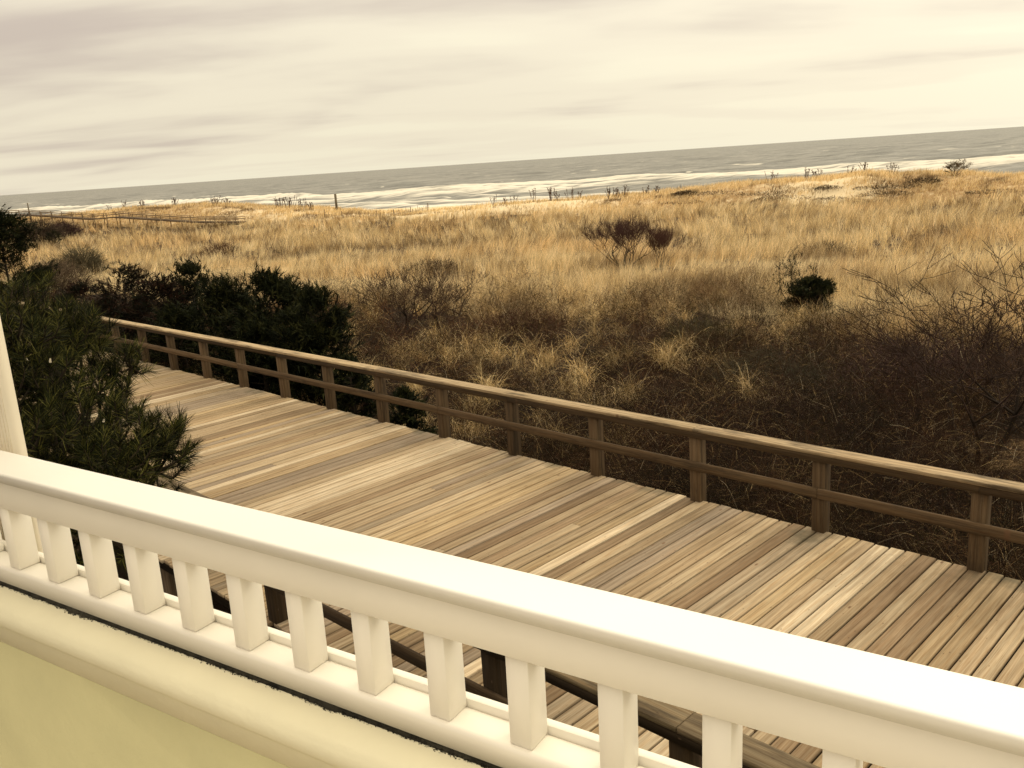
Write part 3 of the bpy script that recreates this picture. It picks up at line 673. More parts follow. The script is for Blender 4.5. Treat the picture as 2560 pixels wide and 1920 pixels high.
# undergrowth between boardwalk and grass: brown tangle, arching straw, dead leaves
def in_scrub(x, y, pad=.35):
    n = x * N1[0] + y * N1[1]; return n > FE + pad
SAND = on_ground(2545, 1140)[:2]
def undergrowth_twigs():
    nb = 3400
    x, y, r = polar_pts(nb, 8.0, 48, -36, 40); s, wv = shore(x, y)
    edge = 31 + 5 * (fbm(x / 6, y / 6, 17, 3) - .5) * 2 - 5.5 * sstep(4, 14, x) * (1 - sstep(30, 45, y)) + 4 * sstep(-8, -20, x)
    m1 = fbm(x / 3.2, y / 3.2, 101, 3)
    keep = in_scrub(x, y, .5) & (s < edge + 1.5) & (np.hypot(x - SAND[0], y - SAND[1]) > rng.uniform(.2, 2.0, nb)) & (rng.random(nb) < .5 + sstep(.3, .5, m1))
    x, y, r, m1 = x[keep], y[keep], r[keep], m1[keep]; nb = len(x)
    H = (.45 + 1.3 * sstep(.30, .60, m1)) * rng.uniform(.6, 1.25, nb) * (.6 + .4 * sstep(8.5, 14, r)); Rb = rng.uniform(.30, .85, nb)
    pal = np.array([(.060, .036, .022), (.085, .048, .027), (.040, .027, .018), (.115, .066, .034), (.075, .038, .030), (.040, .040, .014), (.052, .048, .017), (.135, .088, .045)])
    bc = pal[rng.integers(0, 8, nb)] * [1.25, .98, .74] * (.8 + .9 * sstep(14, 30, r))[:, None] * rng.uniform(.05, .42, (nb, 1))
    k = np.clip((190 + 170 * rng.random(nb)) * (16 / r) ** .6, 60, 520).astype(int)
    I = np.repeat(np.arange(nb), k); n = len(I)
    a = rng.uniform(0, 6.283, n); rho = np.sqrt(rng.random(n)); hh = rng.random(n) ** .8
    dome = np.sqrt(np.clip(1 - .75 * rho ** 2, 0, 1))
    bx = x[I] + np.cos(a) * rho * Rb[I]; by = y[I] + np.sin(a) * rho * Rb[I]; z0 = ground_z(bx, by) + hh * H[I] * dome * .82
    out_ = np.column_stack([np.cos(a) * rho, np.sin(a) * rho, np.full(n, .55)]) + rng.normal(0, .50, (n, 3)) * [1, 1, .7]
    d = out_ / np.linalg.norm(out_, axis=1, keepdims=True)
    col = bc[I] * rng.uniform(.6, 1.5, (n, 1)); kind = rng.random(n)
    st = kind > .970 - .06 * (bc[I, 0] > .022); col[st] = pick(np.array([(.30, .20, .09), (.38, .27, .13), (.22, .14, .06)]), int(st.sum()), .25)
    pl = kind > .994; col[pl] = pick(np.array([(.40, .33, .22), (.32, .25, .16)]), int(pl.sum()), .2)
    Ln = rng.uniform(.14, .50, n) * (1 + .3 * pl); wd = np.maximum(.0025, r[I] * .00024) * rng.uniform(.6, 1.4, n) * np.where(pl | st, .8, 1)
    return strips(np.column_stack([bx, by, z0]), d, Ln, rng.uniform(-.2, .7, n), wd, 3, col, .4)
def straw_clumps():
    n = 1500
    x, y, r = polar_pts(n, 9, 42, -28, 38); s, wv = shore(x, y)
    hot = fbm(x / 3.4, y / 3.4, 131, 3)
    cen = [on_ground(a, b)[:2] + (w_,) for a, b, w_ in ((1080, 930, 1.5), (1180, 940, 1.6), (1230, 900, 1.5), (960, 930, 1.2), (1340, 850, 1.6), (1560, 880, 1.8), (1650, 930, 1.6), (1860, 860, 1.6), (1480, 800, 2), (1700, 810, 2), (930, 1010, 1.0), (2000, 830, 1.4))]
    near = np.max([np.exp(-((x - a) ** 2 + (y - c) ** 2) / (w_ * w_)) for a, c, w_ in cen], 0)
    keep = in_scrub(x, y, .7) & (s < 38) & (rng.random(n) < .45 * sstep(.40, .58, hot) * sstep(11, 16, r) + .9 * near) & (np.hypot(x - SAND[0], y - SAND[1]) > 4.5)
    x, y, r = x[keep], y[keep], r[keep]; parts = []
    for a, c, rr_ in zip(x, y, r):
        k = int(rng.integers(70, 150)); z = gz(a, c); lift = rng.uniform(.1, .75)
        ang = rng.uniform(0, 6.28, k); ln = rng.uniform(.4, 1.15, k)
        d = np.column_stack([np.cos(ang) * rng.uniform(.1, .75, k), np.sin(ang) * rng.uniform(.1, .75, k), np.ones(k)]); d /= np.linalg.norm(d, axis=1, keepdims=True)
        tone = rng.uniform(.6, 1.45)
        col = pick(np.array([(.42, .29, .13), (.52, .38, .19), (.32, .21, .085), (.38, .26, .10), (.60, .46, .25)]), k, .15) * tone
        B = np.column_stack([a + rng.normal(0, .10, k), c + rng.normal(0, .10, k), np.full(k, z - .02) + rng.uniform(.3, 1.0, k) * lift])
        parts.append(strips(B, d, ln, rng.uniform(.35, 1.1, k), np.maximum(.0028, rr_ * .00026) * rng.uniform(.7, 1.4, k), 4, col))
    return join(parts)
def leaves():
    n = 46000
    x, y, r = polar_pts(n, 7.5, 26, -20, 40); keep = in_scrub(x, y, .15); x, y, r = x[keep], y[keep], r[keep]; n = len(x); z = ground_z(x, y)
    keep2 = fbm(x / 1.3, y / 1.3, 44, 3) < .62; x, y, r, z = x[keep2], y[keep2], r[keep2], z[keep2]; n = len(x)
    a = rng.uniform(0, 6.28, n); d = np.column_stack([np.cos(a), np.sin(a), rng.normal(.2, .4, n)]); d /= np.linalg.norm(d, axis=1, keepdims=True)
    col = pick(np.array([(.10, .05, .022), (.07, .035, .016), (.17, .105, .055), (.05, .028, .016), (.13, .06, .032), (.24, .17, .11)]), n, .25)
    return strips(np.column_stack([x, y, z + rng.uniform(.005, .10, n)]), d, rng.uniform(.035, .085, n), rng.normal(0, .4, n), rng.uniform(.02, .045, n), 2, col, .3)
V, Q, C = join([undergrowth_twigs(), straw_clumps(), leaves()])
o = raw_mesh('undergrowth', V, Q, M_BRUSH, C); tag(o, 'tangled brown winter undergrowth of twigs, straw and dead leaves behind the boardwalk railing', 'undergrowth', None, 'stuff')

# ------------------------------------------------------------------ bare shrubs
def bare_shrub(x, y, height, width, label, seed, stems=4, depth=4, r0=.03, tint=(.055, .036, .028), group=None, name='bare_shrub', twigcol=(.11, .06, .05), wig=.22, spread=.62, hair=0, up=.12, thin=.00013):
    q = random.Random(seed); z = gz(x, y); out_ = []
    for i in range(stems):
        a = 2 * math.pi * (i + q.uniform(-.3, .3)) / stems; lean = q.uniform(.35, 1.0)
        d = unit([math.cos(a) * lean, math.sin(a) * lean, 1.0])
        grow(np.array([0, 0, -.05]), d, .45, r0 * q.uniform(.7, 1.1), depth, q, out_, spread, up, wig, 3, (1, 3), .80)
    S = np.array(out_); zm = S[:, 5].max(); tip = S[S[:, 5] > .5 * zm][:, 3:5].mean(0)
    for c0, cz in ((0, 2), (3, 5)): S[:, c0:c0 + 2] -= tip * np.clip(S[:, cz:cz + 1] / (.7 * zm), 0, 1)
    ex = max(np.percentile(np.abs(S[:, 3:5]), 98), .05); ez = max(np.percentile(S[:, 5], 99), .05)
    kx = width / 2 / ex; kz = height / ez
    S[:, [0, 1, 3, 4]] *= kx; S[:, [2, 5]] *= kz
    kr = .0025; thick = S[:, 6] > r0 * .33
    S[:, 6:8] = np.maximum(S[:, 6:8], kr)
    dist = math.hypot(x, y); S[:, 6:8] = np.maximum(S[:, 6:8], dist * thin)
    root = empty(name, (x, y, z), label, 'shrub', group)
    mw = Matrix.Translation((x, y, z))
    def bld(nm, T, c, sides):
        v, f = tubes(T, sides); col = np.repeat(np.array(c)[None, :] * rng.uniform(.7, 1.35, (len(T), 1)), sides * 2, 0)
        return raw_mesh(nm, v, f, M_TWIG, col, root, True, None, mw)
    if thick.sum() > 2: bld('stem', S[thick], tint, 5)
    T = S[~thick]
    if hair:
        ends = T[rng.integers(0, len(T), hair)]; k = len(ends)
        dd = ends[:, 3:6] - ends[:, :3]; dd /= np.linalg.norm(dd, axis=1, keepdims=True) + 1e-9
        dd += rng.normal(0, .6, (k, 3)) + [0, 0, .35]; dd /= np.linalg.norm(dd, axis=1, keepdims=True)
        ln = rng.uniform(.10, .30, (k, 1)) * height / 1.4
        rr_ = np.full((k, 1), max(.0016, dist * .00009)); T = np.concatenate([T, np.hstack([ends[:, 3:6], ends[:, 3:6] + dd * ln, rr_, rr_ * .6])])
    bld('twigs', T, twigcol, 3)
    return root
def dome_bush(x, y, h, wx, label, seed, col, group=None, name='low_bush', n=900):
    q = np.random.default_rng(seed); z = gz(x, y); dist = math.hypot(x, y)
    a = q.uniform(0, 6.283, n); rho = np.sqrt(q.random(n)); hh = q.random(n) ** .8
    lob = 1 + .22 * np.sin(a * 3 + q.uniform(0, 6)) + .12 * np.sin(a * 7 + q.uniform(0, 6))
    dome = np.sqrt(np.clip(1 - .8 * rho ** 2, 0, 1)) * (.85 + .3 * vnoise(np.cos(a) * rho * 2.5 + 9, np.sin(a) * rho * 2.5 + 9, seed))
    B = np.column_stack([np.cos(a) * rho * lob * wx / 2 * .85, np.sin(a) * rho * lob * wx / 2 * .85, hh * dome * h * .72])
    d = np.column_stack([np.cos(a) * rho, np.sin(a) * rho, np.full(n, .8)]) + q.normal(0, .45, (n, 3)); d /= np.linalg.norm(d, axis=1, keepdims=True)
    c = np.array(col)[None, :] * q.uniform(.5, 1.5, (n, 1))
    V, Q, C = strips(B, d, q.uniform(.15, .42, n) * h, q.uniform(-.1, .5, n), np.full(n, max(.004, dist * .00040)), 2, c, .4)
    V[:, 2] = np.maximum(V[:, 2], -.05)
    o_ = raw_mesh(name, V, Q, M_BRUSH, C); o_.location = (x, y, z); return tag(o_, label, 'bush', group)
def dome_at(px, pyb, hpx, wpx, label, seed, col, **k):
    x, y, d = on_ground(px, pyb); return dome_bush(x, y, hpx / ppm(d), wpx / ppm(d), label, seed, col, **k)
def shrub_at(px, pyb, hpx, wpx, label, seed, **k):
    x, y, d = on_ground(px, pyb); return bare_shrub(x, y, hpx / ppm(d), wpx / ppm(d), label, seed, **k)
shrub_at(2440, 1160, 470, 640, 'large spreading bare shrub with dark crooked limbs at the right, behind the boardwalk railing', 21, stems=3, depth=5, r0=.055, hair=700, thin=.00033, twigcol=(.034, .020, .014), tint=(.018, .012, .008))
dome_at(2290, 1010, 200, 330, 'low purplish twiggy shrub just left of the large bare shrub', 22, (0.05, 0.027, 0.024), n=2600)
shrub_at(1560, 672, 118, 190, 'wide dark bare shrub standing alone in the golden grass field', 23, stems=8, depth=4, r0=.045, hair=2600, up=.3, spread=.5, twigcol=(0.047, 0.022, 0.018), tint=(.03, .02, .015))
shrub_at(1655, 668, 92, 100, 'smaller bare shrub touching the right side of the dark shrub in the golden grass', 24, stems=6, depth=4, r0=.035, hair=1200, up=.3, spread=.5, twigcol=(0.061, 0.028, 0.019), tint=(.03, .02, .015))
shrub_at(1010, 835, 170, 220, 'bare shrub with black forked stems at the grass edge, nearer the evergreens', 25, stems=4, depth=4, thin=.0002, r0=.06, hair=500, twigcol=(0.047, 0.028, 0.019), tint=(.03, .021, .016))
shrub_at(1125, 845, 165, 190, 'bare shrub with one crooked black trunk at the edge of the golden grass', 26, stems=2, depth=5, thin=.0002, r0=.08, hair=500, twigcol=(0.047, 0.028, 0.019), tint=(.03, .021, .016))
dome_at(1075, 690, 52, 150, 'low greyish brown shrub low in the grass above the two forked shrubs', 27, (0.05, 0.03, 0.018), n=1300)
dome_at(2060, 640, 44, 90, 'small dark twiggy shrub in the upper right grass field', 28, (0.045, 0.03, 0.018), n=900)
dome_at(555, 640, 39, 90, 'small reddish brown shrub in the grass behind the evergreens', 29, (0.085, 0.045, 0.026), n=1100)
dome_at(95, 612, 63, 120, 'brown bushy shrub beyond the left tree, below the distant walkway', 30, (0.05, 0.034, 0.022), n=2600)
dome_at(158, 596, 42, 85, 'purplish rounded shrub right of the brown bushy shrub by the distant walkway', 31, (0.055, 0.032, 0.026), n=2200)
dome_at(205, 690, 82, 110, 'grey green twiggy shrub above the pine, in pale grass', 32, (0.085, 0.07, 0.042), n=2400)
dome_at(130, 740, 99, 150, 'dull brown thicket directly behind the top of the pine', 33, (0.085, 0.058, 0.036), n=2800)
shrub_at(285, 672, 16, 30, 'tiny dark weed tuft alone in the pale grass', 34, stems=6, depth=2, r0=.012, hair=60, twigcol=(0.028, 0.028, 0.017))
dome_at(1750, 900, 130, 240, 'dense greenish brown bramble in the scrub behind the railing', 35, (0.036, 0.03, 0.013), n=2600)
dome_at(1290, 860, 110, 260, 'reddish brown twiggy bush between the straw clumps and the golden grass', 36, (0.06, 0.03, 0.018), n=2400)
shrub_at(1900, 1010, 130, 300, 'dark bramble with pale stems behind the railing, left of the large bare shrub', 37, stems=8, depth=4, r0=.014, hair=900, twigcol=(0.055, 0.047, 0.028))

# ------------------------------------------------------------------ evergreens
def scale_sprays(P, D, size, cols, nper):
    """flat feathery sprays: many short tapered strips fanned about each tip"""
    n = len(P); B = np.repeat(P, nper, 0); d = np.repeat(D, nper, 0)
    d = d + rng.normal(0, .42, (n * nper, 3)); d /= np.linalg.norm(d, axis=1, keepdims=True)
    B = B + np.repeat(D, nper, 0) * rng.uniform(-.9, .3, (n * nper, 1)) * size
    ln = size * rng.uniform(.35, 1.0, n * nper)
    return strips(B, d, ln, rng.uniform(-.15, .3, n * nper), size * .13 * rng.uniform(.6, 1.3, n * nper), 2, np.repeat(cols, nper, 0) * rng.uniform(.75, 1.25, (n * nper, 1)), .25)
def evergreen(x, y, h, wx, label, seed, dens=520, size=.15, lean=(0, 0), cols=None, name='juniper', cat='juniper', group=None, layered=.4, nper=13, flat_top=.55):
    q = np.random.default_rng(seed); z = gz(x, y); root = empty(name, (x, y, z), label, cat, group); mw = Matrix.Translation((x, y, z))
    # limbs from a short trunk to points over an uneven crown
    nl = 46; S = [(0, 0, -.1, .03, 0, h * .35, .07, .05), (.03, 0, h * .35, lean[0] * .5, lean[1] * .5, h * .8, .05, .02)]
    T = []; Dv = []
    for i in range(nl):
        zz = h * q.uniform(.05, 1.0) ** .85; f = zz / h
        prof = (1 - max(0, (f - flat_top) / (1 - flat_top)) ** 1.7) ** .6 * (.75 + .25 * min(1, f / .25))
        a = q.uniform(0, 2 * math.pi); R = wx / 2 * prof * q.uniform(.6, 1.08)
        e_ = np.array([math.cos(a) * R + lean[0] * f, math.sin(a) * R * .8 + lean[1] * f, zz])
        s_ = np.array([0, 0, max(.05, zz - R * q.uniform(.1, .5))]); S.append((*s_, *e_, .018, .006))
        dv = unit(e_ - s_ + [0, 0, layered * .3])
        k = max(3, int(dens / nl))
        u = q.uniform(.35, 1.0, k) ** .7
        pp = s_ + (e_ - s_) * u[:, None] + q.normal(0, 1, (k, 3)) * np.array([.13, .13, .08]) * max(wx, .5) * .45
        dd = dv + q.normal(0, .55, (k, 3)) * [1, 1, .7] + [.12, 0, .12]
        T.append(pp); Dv.append(dd / np.linalg.norm(dd, axis=1, keepdims=True))
    P = np.concatenate(T); D = np.concatenate(Dv); P[:, 2] = np.maximum(P[:, 2], .02)
    v, f = tubes(S, 5); raw_mesh('trunk', v, f, M_DARKBARK, None, root, True, None, mw)
    base = np.array(cols if cols is not None else [(.007, .009, .003), (.012, .014, .0045), (.005, .0065, .0025), (.026, .026, .008)])
    c = base[q.integers(0, len(base), len(P))]
    V, Q, C = scale_sprays(P, D, size, c, nper)
    raw_mesh('crown', V, Q, M_SCALE, C, root, False, None, mw)
    return root
def ever_at(px, pyt, n, wpx, label, seed, **k):
    r = ray(px, pyt); d_ = n / (r[0] * N1[0] + r[1] * N1[1]); x, y = r[0] * d_, r[1] * d_
    dist = math.hypot(x, y); top = CZ + r[2] * d_
    return evergreen(x, y, top - gz(x, y), wpx / ppm(dist), label, seed, **k)
RED = [(.010, .0065, .004), (.024, .011, .006), (.007, .0055, .003), (.008, .009, .0035)]
ever_at(205, 715, 2.62 * HD, 195, 'dark juniper at the left end of the evergreen row, right beside the pine', 51, dens=1700, cols=RED)
ever_at(300, 668, 2.75 * HD, 195, 'dark reddish juniper with an upright rounded top in the evergreen row', 52, dens=1900, cols=RED)
ever_at(385, 700, 2.55 * HD, 221, 'low russet tinged juniper between two taller dark junipers', 53, dens=1700, cols=RED)
ever_at(470, 668, 2.85 * HD, 221, 'black green juniper with thin tips poking above the grass, middle of the evergreen row', 54, dens=1700)
ever_at(560, 700, 2.55 * HD, 247, 'broad black green juniper behind the middle of the left railing', 55, dens=2000)
ever_at(665, 690, 2.62 * HD, 273, 'wide juniper with layered feathery green sprays, right of the row middle', 56, dens=2200, layered=1.0, size=.18)
ever_at(780, 735, 2.60 * HD, 260, 'juniper with fanned boughs at the right end of the evergreen row', 57, dens=2000, layered=1.0, size=.18)
ever_at(870, 900, 2.38 * HD, 143, 'small dark evergreen tucked against the boardwalk railing posts', 58, dens=800)
ever_at(440, 770, 2.40 * HD, 190, 'low black juniper hard against the left part of the boardwalk railing', 64, dens=1500)
ever_at(640, 800, 2.42 * HD, 200, 'low spreading juniper in front of the layered one, at the railing', 65, dens=1500)
ever_at(300, 770, 2.40 * HD, 170, 'low black juniper at the railing under the upright rounded one', 66, dens=1400, cols=RED)
ever_at(1010, 985, 2.30 * HD, 143, 'small dark green evergreen just behind the middle of the railing', 59, dens=800)
ever_at(-15, 528, 3.4 * HD, 190, 'tall black green cedar at the left edge, rising above the pine', 60, dens=2600, size=.24, name='cedar_tree', cat='tree', flat_top=.5)
# round dark bush with thin leaders, right
x, y, d = on_ground(2025, 806)
rb = evergreen(x, y, 104 / ppm(d), 122 / ppm(d), 'dense rounded dark evergreen bush standing in the grass at the right', 61, dens=2300, size=.14, name='evergreen_bush', cat='bush', flat_top=.75)
x, y, d = on_ground(1995, 792)
sroot = empty('sapling', (x, y, gz(x, y)), 'thin dark leggy sapling with leafy tips left of the rounded dark bush', 'sapling')
q = random.Random(8); S = []; tips = []
for dx, hh, bend in ((-12, 148, -10), (-44, 122, -14), (-4, 96, 8), (40, 104, 16), (-20, 110, 10)):
    p = np.array([0, 0, -.1]); e_ = np.array([dx, q.uniform(-14, 14), hh]) / ppm(d)
    for k in range(1, 7):
        u = k / 6; n_p = e_ * u + np.array([bend * math.sin(u * 3.14), 0, 0]) / ppm(d) + np.array([q.gauss(0, 1.5), q.gauss(0, 1.5), 0]) / ppm(d)
        S.append((*p, *n_p, .016 * (1.15 - u), .016 * (1.0 - .85 * u) + .004)); p = n_p
        if k > 2: tips.append((p, .4 if k < 5 else 1.0))
mwx = Matrix.Translation((x, y, gz(x, y)))
v, f = tubes(S, 4); raw_mesh('stem', v, f, M_DARKBARK, None, sroot, True, None, mwx)
P = np.concatenate([np.asarray(p)[None, :] + rng.normal(0, 1, (int(5 + 26 * k), 3)) * [.10, .10, .13] * (.5 + .7 * k) for p, k in tips])
D = rng.normal(0, .6, P.shape) + [0, 0, .8]; D /= np.linalg.norm(D, axis=1, keepdims=True)
V, Q, C = scale_sprays(P, D, .11, np.tile(np.array([(.016, .014, .006)]), (len(P), 1)), 6)
raw_mesh('leaves', V, Q, M_SCALE, C, sroot, False, None, mwx)
x, y, d = on_ground(140, 618)
evergreen(x, y, 36 / ppm(d), 40 / ppm(d), 'small black evergreen bush in front of the brown shrubs by the distant walkway', 63, dens=260, size=.22, name='evergreen_bush', cat='bush', flat_top=.6)

# ------------------------------------------------------------------ pine in the left foreground
def pine():
    q = np.random.default_rng(77)
    bx, by = -2.55, 4.35; bz = gz(bx, by)
    root = empty('pine_tree', (bx, by, bz), 'bushy green pine with long needles in the left foreground, beside the column and boardwalk', 'tree'); mw = Matrix.Translation((bx, by, bz))
    # crown lobes: photo pixel centre, radius in px, distance
    lobes = [(70, 800, 85, 6.2), (150, 835, 65, 6.0), (-60, 820, 120, 6.0), (30, 900, 120, 5.5), (150, 900, 75, 5.7), (200, 850, 55, 5.8), (120, 1000, 110, 5.2), (20, 1060, 120, 5.0), (250, 980, 55, 5.5), (285, 930, 45, 5.6), (220, 1080, 90, 5.0), (300, 1030, 45, 5.3), (310, 1120, 85, 4.8), (390, 1110, 55, 4.9), (425, 1130, 45, 4.9), (390, 1180, 70, 4.7), (150, 1150, 120, 4.7), (270, 1200, 100, 4.5), (50, 1180, 120, 4.6), (-100, 1000, 150, 5.3), (-200, 930, 150, 5.6), (-120, 1180, 150, 4.8), (120, 1300, 130, 4.6), (250, 1340, 110, 4.5), (0, 1330, 140, 4.6), (440, 1080, 26, 5.0), (330, 920, 28, 5.5), (235, 840, 38, 6.0)]
    P = []; Dv = []; S = []
    trunk = [np.array([bx, by, bz - .1]), np.array([bx + .1, by + .05, bz + 1.4]), np.array([bx + .05, by + .2, bz + 2.6]), np.array([bx + .15, by + .45, bz + 3.6]), np.array([bx - .05, by + .6, bz + 4.3])]
    rr_ = [.11, .095, .075, .05, .022]
    for i in range(4): S.append((*trunk[i], *trunk[i + 1], rr_[i], rr_[i + 1]))
    tz = np.array([p[2] for p in trunk])
    for (px_, py_, rp, d) in lobes:
        r = ray(px_, py_); r = r / math.hypot(r[0], r[1]); c = np.array([r[0] * d, r[1] * d, CZ + r[2] * d]); R = rp / ppm(d)
        zt = np.clip(c[2] - .5, bz + .5, bz + 4.1); k = min(int(np.searchsorted(tz, zt)) - 1, 3); f_ = (zt - tz[k]) / (tz[k + 1] - tz[k]); s0_ = trunk[k] * (1 - f_) + trunk[k + 1] * f_
        mid = (s0_ + c) / 2 + [0, 0, -.12]
        S.append((*s0_, *mid, .017, .012)); S.append((*mid, *c, .012, .008))
        n = int(6 + 40 * R * R / .04)
        for _ in range(n):
            o_ = q.normal(0, 1, 3); o_ /= np.linalg.norm(o_); o_ *= q.uniform(.35, 1.0) ** .6 * R * np.array([1, 1, 1])
            p = c + o_
            axis = unit(o_ / R * .8 + (c - s0_) * .25 + np.array([0, 0, .75]) + q.normal(0, .25, 3))
            P.append(p); Dv.append(axis)
            S.append((*(c + o_ * .15), *p, .008, .005)) if q.random() < .75 else None
            S.append((*p, *(p + axis * .07), .005, .003))
    P = np.array(P); D = np.array(Dv); S = np.array(S); S[:, :3] -= [bx, by, bz]; S[:, 3:6] -= [bx, by, bz]
    v, f = tubes(S, 5); raw_mesh('trunk', v, f, M_DARKBARK, None, root, True, None, mw)
    nper = 76; n = len(P); d = np.repeat(D, nper, 0)
    rd = q.normal(0, 1, (n * nper, 3)); rd -= d * np.sum(rd * d, 1, keepdims=True); rd /= np.linalg.norm(rd, axis=1, keepdims=True)
    u = q.uniform(0, 1, (n * nper, 1))
    nd_ = d * (.35 + .75 * u) + rd * (1.0 - .6 * u); nd_ /= np.linalg.norm(nd_, axis=1, keepdims=True)
    B = np.repeat(P - [bx, by, bz], nper, 0) + d * (.10 * u - .02)
    shade = np.repeat(q.uniform(.3, 1.55, (n, 1)), nper, 0)
    pal = np.array([(.010, .013, .0028), (.020, .023, .005), (.007, .009, .0025), (.085, .078, .018)])
    c = pal[q.integers(0, 4, n * nper)] * shade
    V, Q, C = strips(B, nd_, q.uniform(.045, .088, n * nper), q.uniform(0, .25, n * nper), q.uniform(.0022, .0040, n * nper), 1, c, .35)
    raw_mesh('needles', V, Q, M_NEEDLE, C, root, False, None, mw)
    # pale buds
    bud, t_, b_ = new_mat('pine_bud'); b_.inputs['Base Color'].default_value = (.72, .62, .45, 1)
    for i in q.integers(0, n, 34):
        p = P[i] - [bx, by, bz] + D[i] * .09
        v, f = tubes([(*p, *(p + D[i] * .022), .007, .003)], 6); raw_mesh('bud', v, f, bud, None, root, True, None, mw)
pine()

# ------------------------------------------------------------------ dune crest: weeds, posts, fence, far walkway
def weed(x, y, h, label, seed, wid=.5, n=7, group='dried weeds on the dune crest', c=(.085, .05, .03)):
    q = np.random.default_rng(seed); z = gz(x, y); dist = math.hypot(x, y); S = []; r = dist * .00022
    for i in range(n):
        b0 = np.array([q.normal(0, wid * .22), q.normal(0, wid * .22), -.05]); tp = b0 + [q.normal(0, wid * .35), q.normal(0, wid * .2), h * q.uniform(.55, 1.0)]
        md = (b0 + tp) / 2 + q.normal(0, .05, 3); S.append((*b0, *md, r, r)); S.append((*md, *tp, r, r * .8))
        for _ in range(4):
            p = md + (tp - md) * q.uniform(.2, 1.0); S.append((*p, *(p + [q.normal(0, .09), q.normal(0, .09), q.uniform(.03, .16)]), r * 1.3, r * .9))
    v, f = tubes(S, 3); col = np.repeat(np.array(c)[None, :] * q.uniform(.7, 1.3, (len(S), 1)), 6, 0)
    o_ = raw_mesh('dried_weed', v, f, M_TWIG, col, None, True); o_.location = (x, y, z); return tag(o_, label, 'weed', group)
def crest(px, s=100.5):
    a = az_of(px, 489 - .0676 * px); r = s / math.cos(SA - a); return r * math.sin(a), r * math.cos(a), r
W = [(265, 22, .7, 5), (305, 26, .6, 5), (350, 24, .7, 9), (430, 26, .9, 9), (530, 32, 1.1, 12), (560, 24, .8, 8), (690, 36, 1.0, 11), (715, 38, 1.2, 14), (745, 34, 1.0, 11), (770, 28, .9, 8), (1225, 34, .6, 5), (1255, 22, .5, 5), (1275, 26, .5, 4), (1330, 44, .7, 6), (1372, 44, .7, 12), (1388, 26, .6, 8), (1425, 40, .7, 7), (1445, 30, .5, 5), (1520, 38, .7, 12), (1536, 34, .6, 10), (1560, 36, .6, 7), (1612, 36, .6, 7), (1640, 32, .6, 8), (1700, 24, .6, 4), (1935, 34, .8, 7), (2020, 36, .8, 8), (2045, 30, .8, 8), (2125, 30, .7, 6), (2165, 34, .8, 8), (2235, 36, .9, 9)]
LW = 'clump of dark dried weed stalks standing on the dune crest against the surf'
for i, (px_, hp, wd_, n) in enumerate(W):
    x, y, r = crest(px_, 100.5 + (i % 3) * .5); weed(x, y, hp * .85 / ppm(r), LW, 300 + i, wd_, n)
x, y, r = crest(2395, 99.0); bare_shrub(x, y, 33 / ppm(r), 56 / ppm(r), 'tallest dark bush on the right part of the dune crest', 401, stems=8, depth=3, r0=.03, hair=700, twigcol=(.10, .075, .04), name='dune_bush')
# low dark plants on the sea-side slope of the right dune
dq = random.Random(9)
for i in range(16):
    px_ = dq.uniform(1700, 2580); hp = dq.uniform(9, 18) * (1 + .4 * (px_ > 2230))
    x, y, r = crest(px_, dq.uniform(91.5, 97.5)); dome_bush(x, y, hp / ppm(r), dq.uniform(60, 170) / ppm(r), 'low dark brown bush on the landward slope of the right dune', 420 + i, (.052, .035, .020), 'low bushes on the right dune slope', 'dune_bush', 800)
def pole(px, pyb, pyt, s, wpx, label):
    x, y, r = crest(px, s); a = math.atan2(x, y)
    rr0 = ray(px, pyb); rr1 = ray(px, pyt); k0 = r / math.hypot(rr0[0], rr0[1]); k1 = r / math.hypot(rr1[0], rr1[1])
    zt = CZ + rr1[2] * k1; zb = min(gz(x, y), CZ + rr0[2] * k0) - .3; w_ = wpx / ppm(r) / 2
    m = MB()
    V = []
    for z, kk in ((zb, 1.05), (zt - .04, 1.0), (zt, .8)):
        for i in range(8): V.append((x + math.cos(i * math.pi / 4) * w_ * kk, y + math.sin(i * math.pi / 4) * w_ * kk, z))
    Q = [(r_ * 8 + i, r_ * 8 + (i + 1) % 8, (r_ + 1) * 8 + (i + 1) % 8, (r_ + 1) * 8 + i) for r_ in range(2) for i in range(8)]
    m.add(V, Q, (.17, .15, .11), px); m.caps = [(0, 8, 24)]
    o_ = m.build('beach_post', M_POSTZ); tag(o_, label, 'post')
pole(832, 516, 485, 103, 5.5, 'stout weathered wooden post upright on the dune against the white surf')
pole(64, 530, 508, 103, 2.4, 'thin leaning marker pole on the dune at the far left')
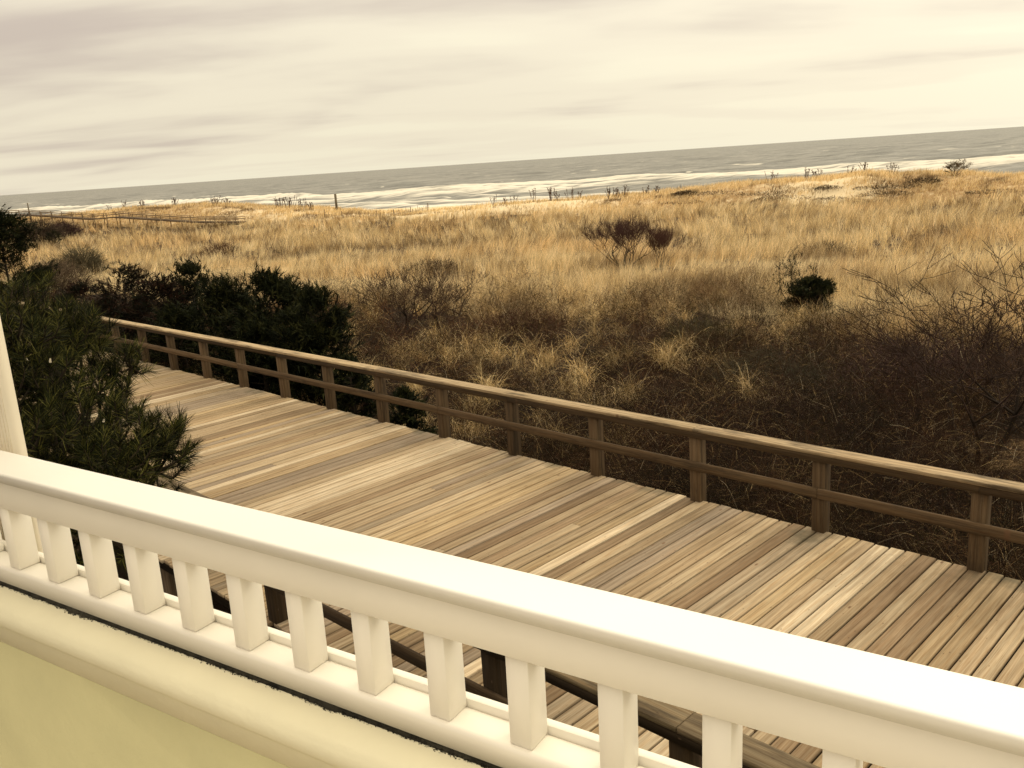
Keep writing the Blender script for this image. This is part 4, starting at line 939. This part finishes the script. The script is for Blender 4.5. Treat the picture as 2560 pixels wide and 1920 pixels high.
# sand fence
fr_ = empty('sand_fence', (0, 0, 0), 'old slatted sand fence half buried at the low gap in the dune', 'fence')
fq = random.Random(4); m = MB(); mw_ = MB()
pts = []
for px_ in np.arange(800, 1064, 3.1):
    s = np.interp(px_, [800, 935, 950, 1064], [95.0, 93.0, 98.5, 100.0]); pts.append((*crest(px_, s), px_))
for x, y, r, px_ in pts:
    if fq.random() < .10: continue
    tall = 1 if px_ > 945 else .75; hgt = (fq.uniform(.55, .80) if fq.random() < .8 else fq.uniform(.8, 1.15)) * tall; z = gz(x, y); w_ = .022; lx = fq.uniform(-.05, .05)
    V = [(x - w_, y - .01, z - .2), (x + w_, y - .01, z - .2), (x + w_, y + .01, z - .2), (x - w_, y + .01, z - .2), (x - w_ + lx, y - .01, z + hgt), (x + w_ + lx, y - .01, z + hgt), (x + w_ + lx, y + .01, z + hgt), (x - w_ + lx, y + .01, z + hgt)]
    m = MB(); m.add(V, [(0, 3, 2, 1), (4, 5, 6, 7), (0, 1, 5, 4), (1, 2, 6, 5), (2, 3, 7, 6), (3, 0, 4, 7)], np.array((.20, .14, .085)) * fq.uniform(.6, 1.3), px_); m.build('slat', M_POSTZ, fr_)
for k in range(0, len(pts), 14):
    x, y, r, px_ = pts[k]; z = gz(x, y); mp_ = MB(); mp_.box(x - .04, x + .04, y - .04, y + .04, z - .3, z + 1.05, (.13, .095, .06), k); mp_.build('post', M_POSTZ, fr_)
S = [(pts[i][0], pts[i][1] - .02, gz(pts[i][0], pts[i][1]) + .45, pts[i + 1][0], pts[i + 1][1] - .02, gz(pts[i + 1][0], pts[i + 1][1]) + .45, .012, .012) for i in range(len(pts) - 1)]
v, f = tubes(S, 4); raw_mesh('wire', v, f, M_TWIG, np.full((len(v), 3), .12), fr_)
# distant timber walkway, zigzag over the dune
wk = empty('beach_walkway', (0, 0, 0), 'distant zigzag timber walkway with handrails crossing the dune at the left', 'walkway')
PP = [(-160, 545, 92), (27, 537, 91.5), (108, 541, 91), (209, 548.5, 90.3), (271, 543, 90.3), (407, 552, 90.3), (475, 556, 90.6), (580, 556, 91.5)]
W3 = []
for px_, py_, s in PP:
    x, y, r = crest(px_, s); rv = ray(px_, py_); k = r / math.hypot(rv[0], rv[1]); W3.append(np.array([x, y, CZ + rv[2] * k]))
nrm = np.array([math.sin(SA), math.cos(SA), 0])
def bar(mbx, a, c, w_, hgt, col, pid=0):
    o2 = nrm * w_ / 2; V = [a - o2, c - o2, c + o2, a + o2]; V = [tuple(p) for p in V] + [tuple(p + [0, 0, hgt]) for p in V]
    mbx.add(V, [(0, 3, 2, 1), (4, 5, 6, 7), (0, 1, 5, 4), (1, 2, 6, 5), (2, 3, 7, 6), (3, 0, 4, 7)], col, pid)
md_, mr_, mm_ = MB(), MB(), MB()
for i in range(len(W3) - 1):
    a, c = W3[i], W3[i + 1]
    bar(md_, a + nrm * .75 - [0, 0, .16], c + nrm * .75 - [0, 0, .16], 1.5, .15, (.12, .085, .055), i)
    for sgn in (0, 1.5):
        bar(mr_, a + nrm * sgn + [0, 0, .56], c + nrm * sgn + [0, 0, .56], .16, .06, (.28, .20, .12), i); bar(mm_, a + nrm * sgn + [0, 0, .28], c + nrm * sgn + [0, 0, .28], .05, .08, (.26, .185, .11), i)
md_.build('deck', M_RAILX, wk); mr_.build('handrail', M_RAILX, wk); mm_.build('middle_rail', M_RAILX, wk)
for i in range(len(W3) - 1):
    a, c = W3[i], W3[i + 1]; L_ = np.linalg.norm(c - a); n = max(1, int(L_ / 2.4))
    for k in range(n):
        p = a + (c - a) * (k + .5) / n
        for sgn in (-.08, 1.58):
            p2 = p + nrm * sgn; mp_ = MB(); g0 = min(gz(p2[0], p2[1]), p2[2]) - .25
            mp_.box(p2[0] - .04, p2[0] + .04, p2[1] - .04, p2[1] + .04, g0, p2[2] + .555, (.16, .115, .07), i + k); mp_.build('post', M_POSTZ, wk)
